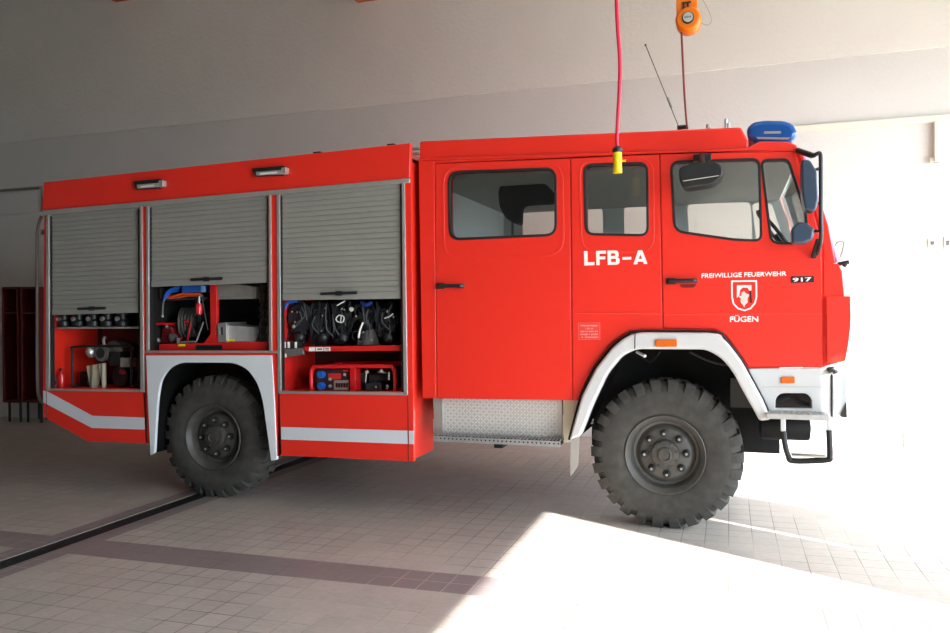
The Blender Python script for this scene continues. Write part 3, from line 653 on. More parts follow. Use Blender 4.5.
# ---- running board section between cab and wheel
Yr = YC + .10
bm = NB(); plate([(443.5, 396), (562.2, 396), (562.2, 443.5), (443.5, 441)], Yr, .02, bm=bm); tpp = T_('tread_plate_panel', bm, mat('plate_metal', (196, 194, 188), .45, .2))
bm = NB(); x0_ = P(444, 400, Yr).x + .02; x1_ = P(562, 400, Yr).x - .01; z1_ = P(500, 398, Yr).z; z0_ = P(500, 441, Yr).z; st_ = .0245
for i in range(int((x1_ - x0_) / st_)):
    for j in range(int((z1_ - z0_) / st_)):
        cx_, cz_ = x0_ + i * st_, z0_ + .015 + j * st_; sg = 1 if (i + j) % 2 else -1
        du = Vector((.0125, 0, .0125 * sg)); dv = Vector((.0036 * sg, 0, -.0036)); c_ = Vector((cx_, Yr, cz_))
        b4 = [bm.verts.new(c_ + du), bm.verts.new(c_ + dv), bm.verts.new(c_ - du), bm.verts.new(c_ - dv)]
        t4 = [bm.verts.new(c_ + du * .75 + Vector((0, -.004, 0))), bm.verts.new(c_ + dv * .6 + Vector((0, -.004, 0))), bm.verts.new(c_ - du * .75 + Vector((0, -.004, 0))), bm.verts.new(c_ - dv * .6 + Vector((0, -.004, 0)))]
        bm.faces.new(t4)
        for q_ in range(4): bm.faces.new((b4[q_], b4[(q_ + 1) % 4], t4[(q_ + 1) % 4], t4[q_]))
obj('raised_bars', bm, mat('bar_metal', (232, 230, 222), .35, .3), tpp, smooth=0)
bm = NB(); plate([(433.0, 396), (442.8, 396), (442.8, 441.5), (434.5, 440.5)], Yr - .02, .03, bm=bm); T_('panel_flange', bm, ALU, bevel=.002)
bm = NB(); plate([(563.0, 396), (581, 396), (575.5, 416), (572, 442.5), (564.0, 442.5)], Yr - .02, .03, bm=bm); T_('panel_end', bm, mat('cream_metal', (206, 198, 172), .5, .2))
bm = NB(); a = P(434.5, 437.0, YC - .05); b2 = P(560.5, 440.2, YC - .05)
# grating: front flange with holes row and tread teeth on top
zt_ = (a.z + b2.z) / 2
nh = 30; zbot = zt_ - .042
holes = []
for k in range(nh):
    x = a.x + (b2.x - a.x) * (k + .5) / nh; z = zt_ - .018
    holes.append([(x + .0075 * math.cos(t), z + .0065 * math.sin(t)) for t in [2 * PI * j / 8 for j in range(8)]])
plateXZ(bm, [(a.x, zbot), (b2.x, zbot), (b2.x, zt_), (a.x, zt_)], YC - .05, .004, holes)
rb = T_('running_board', bm, STEEL, smooth=0)
bm = NB(); box(bm, a.x, b2.x, YC - .046, Yr, zt_ - .006, zt_); box(bm, a.x + .01, b2.x - .01, YC - .03, Yr, zbot + .004, zt_ - .008); obj('board_top', bm, DARK, rb)
bm = NB(); x = a.x + .01; i = 0
while x < b2.x - .015:
    for j in range(4):
        y = YC - .035 + j * .038 + (.012 if i % 2 else 0)
        vs = [bm.verts.new(q) for q in ((x, y, zt_), (x + .016, y, zt_), (x + .008, y + .004, zt_ + .012), (x, y + .014, zt_), (x + .016, y + .014, zt_), (x + .008, y + .012, zt_ + .012))]
        for f in ((0, 1, 2), (5, 4, 3), (0, 2, 5, 3), (1, 4, 5, 2)): bm.faces.new([vs[q] for q in f])
    x += .0275; i += 1
obj('board_teeth', bm, STEEL, rb, smooth=0)
bm = NB(); pbox(494, 443, 502, 448, YC + .1, .2, bm); T_('drain_fitting', bm, DARK)

# ---- chassis
bm = NB()
zc_ = fc.z + .28
for yy in (6.30, 7.12): box(bm, rc.x - 1.3, fc.x + .9, yy, yy + .08, zc_ - .1, zc_ + .1)
for xx in (rc.x - 1.2, rc.x + .7, rc.x + 1.6, fc.x - 1.0, fc.x + .6): box(bm, xx, xx + .1, 6.38, 7.12, zc_ - .08, zc_ + .08)
ch = T_('chassis_frame', bm, DARK)
for c in (fc, rc):
    bm = NB(); lathe(bm, [(.05, 0), (.06, .1), (.06, 1.75), (.05, 1.86)], (c.x, 5.83, c.z), 'Y', 20); ball(bm, (c.x, 6.75, c.z), .2, .17, .2)
    T_('axle', bm, DARK)
    for yy in (6.30, 7.14):
        bm = NB()
        for k in range(5): tube(bm, smoothpts([(c.x - .6 + k * .09, yy, c.z + .2 - k * .012), (c.x, yy, c.z + .08 + k * 0), (c.x + .6 - k * .09, yy, c.z + .2 - k * .012)], 5), .02, 6)
        T_('leaf_spring', bm, DARK)
bm = NB(); lathe(bm, [(.02, 0), (.11, .02), (.11, .5), (.02, .52)], (-2.0, 6.05, .75), 'X', 24); T_('fuel_tank', bm, DARK)
bm = NB(); box(bm, fc.x - .15, fc.x + .75, 6.4, 7.1, fc.z + .15, fc.z + .75); T_('engine', bm, DARK)
# inner parts seen above the front tyre
bm = NB(); box(bm, fc.x - .62, fc.x + .80, YC + .62, YC + .66, fc.z - .05, fc.z + .8); T_('inner_wing', bm, DARK)
bm = NB()
q = P(745, 385, YC + .3); box(bm, q.x - .10, q.x + .12, YC + .26, YC + .5, q.z - .16, q.z + .05)
GD = mat('grey_dirt_metal', (70, 68, 66), .6, .2); T_('spring_hanger', bm, GD)
T_('brake_hose', tube(NB(), smoothpts([P(640, 355, YC + .3), P(650, 362, YC + .3), P(660, 352, YC + .3)], 5), .008, 8), DARK)
T_('steering_rod', tube(NB(), smoothpts([P(690, 352, YC + .35), P(712, 362, YC + .35), P(734, 366, YC + .35)], 5), .009, 8), GD)
bm = NB(); pbox(585.5, 414, 592.5, 424, YC + .35, .05, bm); o = T_('bracket_plate', bm, LETTER, bevel=.003)

# ---- equipment body
xl = P(43, 300, YB).x; xe = P(413.3, 420, YB).x; xe2 = xe
zt = P(300, 156, YB).z
bm = NB(); plate([(43.6, 182.2), (410.4, 142.8), (409.8, 177.4), (41.6, 209.9)], YB - .004, .05, bm=bm); fascia = T_('top_fascia', bm, RED, bevel=.008)
bm = NB(); plate([(42.2, 210.4), (409.4, 178.2), (409.2, 182.4), (46.4, 214.9), (42.6, 215.1)], YB - .022, .03, bm=bm); T_('gutter_rail', bm, ALU, bevel=.004)
# outer skin with openings
op1 = [(49.5, 213.9), (139.4, 205.9), (140.2, 388.6), (50.0, 388.3)]
op2 = [(149.4, 205.0), (268.2, 194.4), (268.6, 350.6), (149.6, 350.4)]
op3 = [(280.8, 193.2), (401.4, 182.4), (402.4, 391.4), (281.8, 391.0)]
skin = [(44.2, 205), (411.0, 173.0), (413.6, 420), (413.8, 461.5), (278, 455.4), (277.2, 356.0), (144.8, 355.6), (147.8, 443.3), (88, 441.6), (43.4, 417), (43.0, 390)]
bm = NB(); plate(skin, YB, .035, [op1, op2, op3], bm=bm); eb = T_('equipment_body', bm, RED, bevel=.003)
# seams
for q in ([(144.9, 392), (147.2, 443)], [(279.2, 393.5), (281.3, 455)], [(407.8, 395), (408.4, 461)], [(46.5, 391), (46.5, 418.5)]):
    a, b2 = P(*q[0], YB), P(*q[1], YB); obj('panel_seam', tube(NB(), [a, b2], .0035, 5), SEAMM, eb)
# aluminium frames
def bar(q, Y=YB - .012, th=.05, m=ALU, name='shutter_rail', bev=.003):
    bm = NB(); plate(q, Y, th, bm=bm); return T_(name, bm, m, bevel=bev)
bar([(46.0, 214.5), (48.7, 214.3), (49.2, 389.6), (45.6, 389.0)])
bar([(139.4, 206.5), (141.7, 206.3), (143.8, 391.0), (140.3, 390.6)])
bar([(145.9, 205.8), (148.7, 205.5), (148.8, 352.6), (146.2, 352.8)])
bar([(268.5, 194.6), (270.6, 194.4), (271.8, 352.0), (269.0, 352.2)])
bar([(276.3, 193.9), (279.4, 193.6), (280.9, 392.5), (277.6, 392.3)])
bar([(401.6, 182.6), (404.4, 182.4), (407.4, 394.6), (403.5, 394.4)])
bar([(45.6, 388.6), (144.0, 390.2), (144.0, 392.2), (46.0, 390.6)], name='sill_rail')
bar([(145.5, 350.6), (278.0, 350.8), (278.0, 353.0), (145.5, 352.8)], name='sill_rail')
bar([(278.0, 391.0), (407.0, 392.6), (407.2, 395.4), (278.2, 393.6)], name='sill_rail')
GAP = mat('gap_dark', (20, 18, 18), .6)
for q in ([(49.3, 216), (50.9, 216), (51.3, 388.4), (49.7, 388.4)], [(148.9, 207), (150.4, 207), (150.4, 350.5), (149, 350.5)], [(279.5, 196), (281.2, 196), (282.3, 391), (280.8, 391)], [(400.0, 185), (401.5, 185), (403.3, 392), (401.4, 392)], [(137.9, 209), (139.2, 209), (140.2, 389), (138.6, 389)], [(267.0, 198), (268.3, 198), (268.8, 351), (267.4, 351)]):
    bar(q, YB + .0, .04, GAP, 'guide_seal', 0)
# shutters: slatted curtain built from ridged slats
def shutter(q, hx, hy, hw):
    (tl, tr, br, bl) = q; Ys = YB + .018
    TL, TR, BR, BL = [P(a_, b_, Ys) for a_, b_ in (tl, tr, br, bl)]
    H = TL.z - BL.z; n = max(4, round(H / .045)); bm = NB(); rows = []
    base = .055
    prof = [(0.0, .006), (.06, .0), (.5, -.0035), (.94, .0), (1.0, .006)]
    def at(u, t): return (TL * (1 - u) + TR * u) * t + (BL * (1 - u) + BR * u) * (1 - t)
    t0 = base / H
    for k in range(n):
        for (f_, dy) in prof:
            t = t0 + (1 - t0) * (k + f_) / n; rows.append((bm.verts.new(at(0, t) + Vector((0, dy, 0))), bm.verts.new(at(1, t) + Vector((0, dy, 0)))))
    for i in range(len(rows) - 1): bm.faces.new((rows[i][0], rows[i][1], rows[i + 1][1], rows[i + 1][0]))
    g = bmesh.ops.extrude_face_region(bm, geom=bm.faces[:], use_keep_orig=True)
    bmesh.ops.translate(bm, verts=[v for v in g['geom'] if isinstance(v, bmesh.types.BMVert)], vec=(0, .012, 0))
    s_ = T_('roller_shutter', bm, ALUS, smooth=25)
    bm = NB()
    vs = [at(0, 0), at(1, 0), at(1, t0), at(0, t0)]
    plateXZ(bm, [(v.x, v.z) for v in vs], Ys - .006, .022); obj('bottom_rail', bm, ALUS, s_, bevel=.003)
    c = P(hx, hy, Ys - .03); w = hw * (P(hx + 1, hy, Ys).x - P(hx, hy, Ys).x)
    bm = NB()
    tube(bm, [(c.x - w / 2, Ys - .018, c.z - .002), (c.x - w * .12, Ys - .03, c.z), (c.x + w * .12, Ys - .03, c.z), (c.x + w / 2, Ys - .018, c.z + .002)], .012, 8)
    box(bm, c.x - .022, c.x + .022, Ys - .034, Ys - .004, c.z - .018, c.z + .018)
    obj('shutter_handle', bm, BLACK, s_, bevel=.002)
    bm = NB(); ball(bm, (c.x, Ys - .034, c.z), .008, .004, .008, 8, 6); obj('lock', bm, ALUB, s_)
shutter([(49.5, 213.9), (138.8, 205.9), (139.6, 312.6), (49.6, 315.2)], 90.5, 308.5, 27)
shutter([(150.0, 205.0), (267.6, 194.4), (268.0, 282.6), (150.2, 287.0)], 205.5, 279.0, 31)
shutter([(281.2, 193.2), (400.6, 182.4), (401.6, 298.6), (282, 300.4)], 338, 293.2, 36)
# scene lights on the fascia
for q in ((132.5, 163.0, 184.8), (251.5, 286.0, 171.8)):
    x0, x1, yc_ = q
    bm = NB(); plate(rnd([(x0, yc_ - 3.6), (x1 - 3, yc_ - 6.2), (x1, yc_ - 4.4), (x1 - .5, yc_ + 1.2), (x1 - 4, yc_ + 3.0), (x0 + 3, yc_ + 4.4)], 1.0, 2), YB - .045, .05, bm=bm)
    sl = T_('scene_light', bm, BLACK, fascia, bevel=.004)
    bm = NB(); plate(rnd([(x0 + 4, yc_ - .2), (x1 - 5.0, yc_ - 2.0), (x1 - 4.4, yc_ + 2.2), (x0 + 4.6, yc_ + 3.6)], .6, 2), YB - .060, .02, bm=bm); sl2 = T_('light_housing', bm, ALU, bevel=.003)
    bm = NB(); plate([(x0 + 8, yc_ + 1.2), (x1 - 9, yc_ - .2), (x1 - 9, yc_ + 1.5), (x0 + 8.2, yc_ + 2.8)], YB - .063, .006, bm=bm); obj('light_lens', bm, mat('lens_white', (225, 232, 232), .15), sl2)
    bm = NB(); plate(rnd([(x1 - 4.8, yc_ - 4.2), (x1 - .2, yc_ - 4.8), (x1 - .4, yc_ + 1.2), (x1 - 4.8, yc_ + 2.6)], .8), YB - .058, .05, bm=bm); obj('light_end_cap', bm, ALU, sl2, bevel=.003)
# roof, rear, front, far side, inner walls
zR = P(411, 145, YB).z; zL = P(44, 183, YB).z; z_r = min(zR, zL) - .01
zs1 = P(100, 390, YB).z; zs2 = P(210, 352, YB).z; zs3 = P(340, 393, YB).z
bm = NB(); v = [P(43.8, 182.8, YB + .04), P(395.0, 145.2, YB + .04)]
plateXZ(bm, [(v[0].x, v[0].z), (v[1].x, v[1].z), (v[1].x, v[1].z - .04), (v[0].x, v[0].z - .04)], YB + .04, 2.36); T_('body_roof', bm, RED)
bm = NB(); zb_ = P(410, 460, YB).z
ztw = P(415, 166, YB + .2).z
plateXZ(bm, [(xe - .05, zb_ + .003), (xe - .012, zb_ + .003), (xe - .012, ztw), (xe - .05, ztw)], YB + .03, .42)
plateXZ(bm, [(xe - .05, 1.1), (xe - .012, 1.1), (xe - .012, ztw), (xe - .05, ztw)], YB + .45, 1.95)
T_('body_front_wall', bm, mat('red_matt_paint', (.72, .026, .014, 1), .6, 0, .25, 0, lin_c=True))
bm = NB(); box(bm, xl, xl + .03, YB + .036, 7.95, P(43.4, 417, YB).z, v[0].z - .04); T_('body_rear_wall', bm, RED)
bm = NB(); plateXZ(bm, xz(skin, YB), 7.92, .03); T_('body_far_side', bm, RED)
YI = YB + .62
bm = NB()
box(bm, xl + .03, xe - .03, YI, YI + .03, zs3, z_r - .1)                       # back wall
x12 = P(144.5, 300, YB).x; x23 = P(274.5, 300, YB).x
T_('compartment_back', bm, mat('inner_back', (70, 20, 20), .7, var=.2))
bm = NB()
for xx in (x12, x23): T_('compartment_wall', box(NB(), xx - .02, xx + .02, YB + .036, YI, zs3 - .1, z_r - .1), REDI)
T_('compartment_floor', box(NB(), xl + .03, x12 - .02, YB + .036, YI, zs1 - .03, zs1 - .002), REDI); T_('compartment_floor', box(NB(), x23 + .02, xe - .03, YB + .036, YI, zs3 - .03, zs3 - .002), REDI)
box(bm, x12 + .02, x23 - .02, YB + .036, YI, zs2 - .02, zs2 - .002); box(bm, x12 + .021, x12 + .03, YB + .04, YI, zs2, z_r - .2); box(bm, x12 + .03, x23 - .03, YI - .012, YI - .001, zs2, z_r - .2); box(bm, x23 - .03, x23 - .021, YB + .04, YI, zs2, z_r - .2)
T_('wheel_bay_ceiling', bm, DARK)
# under skirts bottoms and inner wheel-bay walls
bm = NB()
box(bm, x23 + .01, xe - .031, YB + .45, YB + .48, zb_ + .01, zs3 - .03); 
for xx in (P(148, 443, YB).x - .06, P(277, 455, YB).x + .02): box(bm, xx, xx + .02, YB + .036, YB + .45, zb_ + .03, zs3 - .03)
box(bm, x12 - .5, x23 + .3, YI + .1, YI + .13, .75, zs2 - .02)
T_('inner_skirt', bm, DARK)
# white rear wheel trim
wo = [(145.9, 355.4), (271.6, 355.4), (274.2, 399), (276.6, 459.8), (271.0, 461.0)]
wi = [(262.4, 399), (257.0, 382.5), (247.6, 369.3), (234.5, 362.9), (180.0, 362.5), (168.4, 368.4), (160.3, 380.5), (157.4, 399), (154.2, 453.0), (150.2, 455.2), (147.6, 399)]
bm = NB(); plate(rnd(wo + wi, [0, 0, 0, 1, 1, 8, 6, 6, 6, 6, 6, 6, 8, 1, 1, 0], 3), YB - .012, .03, bm=bm); T_('rear_wheel_trim', bm, mat('trim_white', (218, 222, 224), .4, 0, .5, .2), bevel=.004)
bm = NB(); plate([(141.8, 355.0), (145.6, 355.3), (147.4, 399), (149.5, 444.0), (145.8, 443.3)], YB, .02, bm=bm); T_('wheel_bay_edge', bm, RED); bm = NB(); plate([(271.9, 355.3), (279.0, 355), (281, 456.2), (276.9, 456.0), (274.6, 399)], YB, .02, bm=bm); T_('wheel_bay_edge', bm, RED)
bm = NB()
lin_ = smoothpts([P(a_, b_, YB + .02) for a_, b_ in wi[:-2]], 3)
r1 = [bm.verts.new(p) for p in lin_]; r2 = [bm.verts.new(p + Vector((0, .5, 0))) for p in lin_]
for i in range(len(lin_) - 1): bm.faces.new((r1[i], r1[i + 1], r2[i + 1], r2[i]))
bmesh.ops.solidify(bm, geom=bm.faces[:], thickness=.006); T_('rear_arch_liner', bm, DARK)
# stripes
def stripe(q): bm = NB(); plate(q, YB - .003, .004, bm=bm); T_('reflective_stripe', bm, STRIPE)
stripe([(46.8, 391.3), (92.4, 415.8), (144.3, 417.6), (144.6, 429.6), (91.8, 427.9), (46.8, 404.2)])
stripe([(43.0, 390.6), (46.2, 391.2), (46.2, 403.9), (43.2, 402.2)])
stripe([(281.0, 427.0), (407.2, 430.7), (407.6, 443.9), (281.3, 439.4)])
stripe([(408.8, 430.8), (413.6, 430.9), (413.7, 444.2), (409.0, 444.0)])
# roof bits
for px_, py_ in ((316, 151.6), (390, 143.6)):
    bm = NB(); pbox(px_ - 3, py_ - .3, px_ + 4, py_ + 3, YB + .2, .1, bm); T_('roof_fitting', bm, BLACK)
# rear grab pipes
bm = NB(); Yq = YB + .06
tube(bm, smoothpts([P(41.5, 216, Yq), P(37.2, 235, Yq), P(37.2, 300, Yq), P(37.4, 380, Yq), P(39.5, 398, Yq), P(44, 404, Yq)], 5), .014, 8); T_('grab_rail', bm, mat('rail_grey', (110, 100, 95), .5, .3))
bm = NB(); tube(bm, [P(40, 190, Yq), P(41, 212, Yq)], .02, 8); pbox(36, 229, 41, 234, Yq, .04, bm); T_('rear_bracket', bm, ALU)
bm = NB(); a = P(405, 150, 5.75)
for k in range(4): pbox(411.5, 147 + k * 5, 419, 149.5 + k * 5, 6.5, .05, bm)
T_('rear_ladder_rungs', bm, mat('rung_grey', (150, 146, 130), .5))

# ------------------------------------------------------------------ compartment contents
# --- left compartment
Y1 = YB + .14
sh1 = P(90, 327.0, YB + .10).z
bm = NB(); box(bm, xl + .03, x12 - .02, YB + .08, YI, sh1 - .015, sh1); T_('shelf', bm, ALU)
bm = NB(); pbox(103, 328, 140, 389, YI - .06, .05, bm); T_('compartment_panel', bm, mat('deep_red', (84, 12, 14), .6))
names = ['leftmost', 'second from left', 'middle', 'fourth from left', 'rightmost']
for k, x in enumerate((62.5, 77, 92, 106, 121)):
    a = P(x, 327, Y1); s = P(x + 1, 327, Y1).x - a.x
    t = thing('nozzle', (a.x, Y1, sh1), 'black nozzle with silver tip on the top shelf of the left compartment, %s' % names[k], 'nozzle', 'black nozzles on the left compartment shelf')
    bm = NB(); lathe(bm, [(.02, 0), (.06, .005), (.062, .05), (.045, .07), (.045, .11), (.05, .13)], (a.x, Y1 + .02, sh1), 'Z', 18); obj('nozzle_body', bm, BLACK, t)
    bm = NB(); lathe(bm, [(.006, -.005), (.022, 0), (.022, .03), (.01, .04)], (a.x - .012, Y1 - .04, sh1 + .075), 'Y', 14); obj('tip', bm, ALUB, t)
# pump
pz = P(92, 389, Y1 + .05).z
zf1 = zs1 - .002
t = thing('portable_pump', (P(96, 389, Y1).x, Y1 + .1, zf1), 'silver portable pump in black tube frame with round intake, left compartment', 'pump')
bm = NB(); Yp = Y1 + .03
for yy in (Yp, Yp + .34):
    fr = [P(72.5, 386, Yp), P(72.5, 352, Yp), P(76, 347, Yp), P(128, 346.5, Yp), P(131.5, 352, Yp), P(131.5, 386, Yp)]
    fr = [Vector((p.x, yy, max(p.z, zf1 + .012))) for p in fr]; tube(bm, smoothpts(fr, 4), .012, 8)
for p in (P(72.5, 386, Yp), P(131.5, 386, Yp)): tube(bm, [(p.x, Yp, zf1 + .013), (p.x, Yp + .34, zf1 + .013)], .012, 8)
obj('tube_frame', bm, BLACK, t)
bm = NB(); c = P(102, 353, Y1 + .06)
lathe(bm, [(.04, -.02), (.075, -.02), (.08, 0), (.06, .01), (.058, .1), (.11, .14), (.12, .26), (.05, .3)], c, 'Y', 24); obj('pump_housing', bm, mat('cast_metal', (120, 118, 112), .4, .5, .5, 0, var=.2, vscale=30), t)
bm = NB(); lathe(bm, [(.01, -.024), (.05, -.021), (.052, -.012), (.01, -.011)], c, 'Y', 20); obj('intake', bm, BLACK, t)
bm = NB(); c2 = P(91, 352, Y1 + .05); ball(bm, c2, .045, .05, .055); obj('outlet_cap', bm, ALUB, t)
bm = NB(); tube(bm, smoothpts([c + Vector((0, .03, .07)), c + Vector((.0, .02, .12)), c + Vector((.02, .02, .15))], 4), .014, 8); obj('valve', bm, ALU, t)
bm = NB(); pbox(120, 358, 129, 367, Y1 + .05, .1, bm); obj('gauge_box', bm, mat('box_grey', (140, 134, 124), .5), t, bevel=.004)
bm = NB(); pbox(109, 352, 119, 366, Y1 + .08, .2, bm); q = P(119, 377, Y1 + .1); lathe(bm, [(.02, 0), (.09, .01), (.095, .12), (.03, .2)], (q.x, Y1 + .1, q.z), 'Y', 20); q = P(82, 378, Y1 + .1); box(bm, q.x - .05, q.x + .05, Y1 + .12, Y1 + .3, zf1, q.z + .06)
obj('engine', bm, mat('engine_dark', (38, 36, 38), .5, .2, .5, 0, var=.5, vscale=30), t, bevel=.004)
bm = NB(); q = P(122, 372, Y1 + .07); lathe(bm, [(.004, -.02), (.018, -.02), (.022, .0), (.022, .03)], q, 'Y', 14); obj('starter_knob', bm, mat('dull_red', (150, 30, 30), .4), t)
# cloth bag
Yq = Y1 - .03
t = thing('cloth_bag', tuple(P(96, 389, Yq)), 'cream cloth bag hanging in front of the silver pump', 'bag')
def sheet(pts_px, Y, th, wav, name, par, m):
    (tl, tr, br, bl) = pts_px; bm = NB(); g = []
    for j in range(9):
        row = []
        for i in range(13):
            u, w = i / 12, j / 8
            px_ = (tl[0] * (1 - u) + tr[0] * u) * (1 - w) + (bl[0] * (1 - u) + br[0] * u) * w
            py_ = (tl[1] * (1 - u) + tr[1] * u) * (1 - w) + (bl[1] * (1 - u) + br[1] * u) * w
            p = P(px_, py_, Y); p.y += wav * math.sin(u * 9 + w * 1.5) * (.4 + w); row.append(bm.verts.new(p))
        g.append(row)
    for j in range(8):
        for i in range(12): bm.faces.new((g[j][i], g[j][i + 1], g[j + 1][i + 1], g[j + 1][i]))
    bmesh.ops.solidify(bm, geom=bm.faces[:], thickness=th); return obj(name, bm, m, par, smooth=60)
sheet([(86.5, 366), (99, 364), (101, 388), (88.5, 388)], Yq, .02, .012, 'bag_panel', t, CLOTH)
sheet([(98.5, 363.5), (106, 363), (107.5, 388), (101, 388)], Yq - .01, .02, .01, 'bag_flap', t, mat('pale_cloth', (222, 216, 192), .9))
# extinguisher + grey cylinder
a = P(61.5, 388, Y1 - .03); s = (P(62.5, 388, Y1).x - P(61.5, 388, Y1).x)
t = thing('fire_extinguisher', (a.x, Y1 - .03, zf1), 'small bright red cylinder standing at the left end of the left compartment', 'extinguisher')
bm = NB(); lathe(bm, [(.01, 0), (.03, .002), (.033, .01), (.033, .13), (.025, .15), (.012, .16)], (a.x, Y1 - .03, zf1), 'Z', 20); obj('cylinder', bm, mat('bright_red', (200, 22, 26), .3, 0, .5, .5), t)
bm = NB(); lathe(bm, [(.012, .16), (.014, .18), (.004, .185)], (a.x, Y1 - .03, zf1), 'Z', 12); obj('valve', bm, BLACK, t)
a = P(54.8, 388, Y1 - .04)
t = thing('hose_coupling', (a.x, Y1 - .04, zf1 + .05), 'pale grey ring coupling leaning beside the small red cylinder', 'coupling')
bm = NB(); lathe(bm, [(.03, 0), (.045, .0), (.045, .02), (.03, .02)], (a.x, Y1 - .05, zf1 + .046), 'Y', 24, close=True); obj('ring', bm, mat('grey_ring', (120, 134, 130), .4), t)
bm = NB(); lathe(bm, [(.004, .008), (.030, .008), (.030, .016)], (a.x, Y1 - .05, zf1 + .046), 'Y', 20); obj('gasket', bm, BLACK, t)

# --- middle compartment
Y2 = YB + .12; zf2 = zs2 - .002
bm = NB(); plate([(159, 344.2), (267, 341.6), (267, 350.2), (159, 350.4)], Y2 - .04, .03, bm=bm); sr = T_('slide_out_tray', bm, REDI, bevel=.003)
bm = NB(); plate([(196, 345.2), (222, 345.0), (222, 349.8), (196, 349.8)], Y2 - .045, .004, bm=bm); obj('tray_latch', bm, BLACK, sr)
bm = NB(); plate([(178, 344.2), (185, 344.0), (185, 346.2), (178, 346.4)], Y2 - .044, .004, bm=bm); obj('yellow_label', bm, YELLOW, sr)
bm = NB(); plate([(209.6, 283), (215.6, 283), (216.8, 300), (216.8, 318), (215.6, 334), (221, 343.5), (203.0, 344), (210.4, 334)], Y2 - .02, .035, bm=bm); T_('centre_post', bm, REDI, bevel=.004)
bm = NB(); q = P(185, 344, Y2); box(bm, x12 + .05, x23 - .05, Y2 - .01, YI - .02, zf2 + .001, zf2 + .012); T_('tray_floor', bm, DARK)
# upper carrier with hoses
bm = NB(); plate([(160, 299.2), (205, 297.4), (205, 298.8), (160, 300.6)], Y2, .35, bm=bm); plate([(159.4, 288), (160.8, 288), (160.8, 300), (159.4, 300)], Y2, .35, bm=bm); T_('hose_tray', bm, mat('tray_grey', (60, 58, 58), .5, .3))
def coil(name, loc, label, m, paths, r, cat='hose', ends=None):
    t = thing(name, loc, label, cat); bm = NB()
    for pth in paths: tube(bm, smoothpts(pth, 6), r, 8)
    obj('hose_body', bm, m, t)
    if ends:
        bm = NB()
        for e, d in ends: tube(bm, [e, e + Vector(d)], r * 1.5, 8)
        obj('end_fitting', bm, ALU, t)
    return t
q = P
coil('orange_hose', tuple(q(182, 299, Y2 + .05)), 'orange hose lying folded under the blue box in the middle compartment', HOSEO,
     [[q(161, 296.5, Y2 + .03), q(170, 297.5, Y2 + .02), q(182, 294, Y2 + .02), q(200, 294.2, Y2 + .02)], [q(161, 298, Y2 + .06), q(172, 299, Y2 + .01), q(186, 296.2, Y2 + .04), q(201, 296.0, Y2 + .03)], [q(166, 295, Y2 + .08), q(180, 295.5, Y2 + .08), q(202, 292.5, Y2 + .08)]], .010, ends=[(q(201, 296.2, Y2 + .03), (.015, 0, .0))])
t = thing('blue_box', tuple(q(192, 294, Y2)), 'blue flat plastic box on the orange hose, middle compartment', 'box')
bm = NB(); plate([(181.5, 285.5), (203.5, 284.5), (203.6, 291.4), (181.5, 293.0)], Y2 + .01, .2, bm=bm); obj('box_body', bm, BLUEP, t, bevel=.006)
bm = NB(); plate([(201.0, 286), (204.4, 286), (204.4, 292.0), (201.0, 292.0)], Y2 - .004, .02, bm=bm); obj('clasp', bm, mat('pale_blue', (120, 168, 220), .4), t)
coil('blue_hose', tuple(q(168, 296, Y2)), 'blue hose curving down at the left of the middle compartment', BLUEP,
     [[q(164.5, 299, Y2 - .01), q(167, 293, Y2 - .01), q(172, 289, Y2), q(180, 287, Y2 + .02)], [q(166.5, 297, Y2 + .02), q(170, 292.5, Y2 + .02), q(178, 290, Y2 + .02)]], .014)
coil('thin_hose', tuple(q(163, 314, Y2)), 'thin grey hose end dangling below the blue hose', mat('thin_grey', (112, 112, 108), .4),
     [[q(164.2, 299, Y2 - .02), q(163, 306, Y2 - .02), q(162.6, 315, Y2 - .02)]], .006, ends=[(q(162.6, 315, Y2 - .02), (.0, 0, -.02))])
# hanging red nozzle
c = q(199.3, 314.5, Y2 - .03)
t = thing('red_nozzle', tuple(c), 'red cylinder nozzle hanging beside the red post, middle compartment', 'nozzle')
bm = NB(); lathe(bm, [(.01, 0), (.024, .003), (.027, .02), (.028, .07), (.022, .095), (.012, .10)], c, 'Z', 20); obj('nozzle_body', bm, mat('nozzle_red', (214, 30, 36), .3, 0, .5, .5), t)
bm = NB(); lathe(bm, [(.011, .10), (.011, .13), (.007, .16)], c, 'Z', 14); obj('nozzle_neck', bm, ALU, t)
coil('black_strap', tuple(q(204, 330, Y2 - .02)), 'thin black strap hanging from the red nozzle to the tray', WEBG,
     [[q(196.3, 300, Y2 - .01), q(195, 310, Y2 - .01), q(195.3, 316, Y2 - .01)], [q(202.5, 300, Y2 - .01), q(205.5, 318, Y2 - .01), q(208, 330, Y2 - .01)]], .004, 'strap')
# hose reel (axis along X mostly)
c = q(189, 322.5, Y2 + .16)
t = thing('hose_reel', (c.x, c.y, zf2), 'dark hose wound on a reel in the middle compartment', 'hose reel')
bm = NB()
for k in range(5):
    rx = .042 ; cxk = c.x - .05 + k * .027
    for rr in (.125, .105, .088):
        tube(bm, [(cxk + (.02 * math.sin(tt)), c.y + rr * .8 * math.sin(tt) * 1.0, c.z + rr * math.cos(tt)) for tt in [2 * PI * j / 32 for j in range(32)]], .0125, 8, closed=True)
bmesh.ops.rotate(bm, verts=bm.verts[:], cent=c, matrix=Matrix.Rotation(math.radians(28), 3, 'Z')); obj('wound_hose', bm, mat('hose_dark', (64, 62, 58), .55), t)
bm = NB(); lathe(bm, [(.02, -.075), (.07, -.075), (.075, .075), (.02, .075)], c, 'X', 24)
lathe(bm, [(.004, .083), (.03, .083), (.03, .10), (.004, .10)], c, 'X', 16)
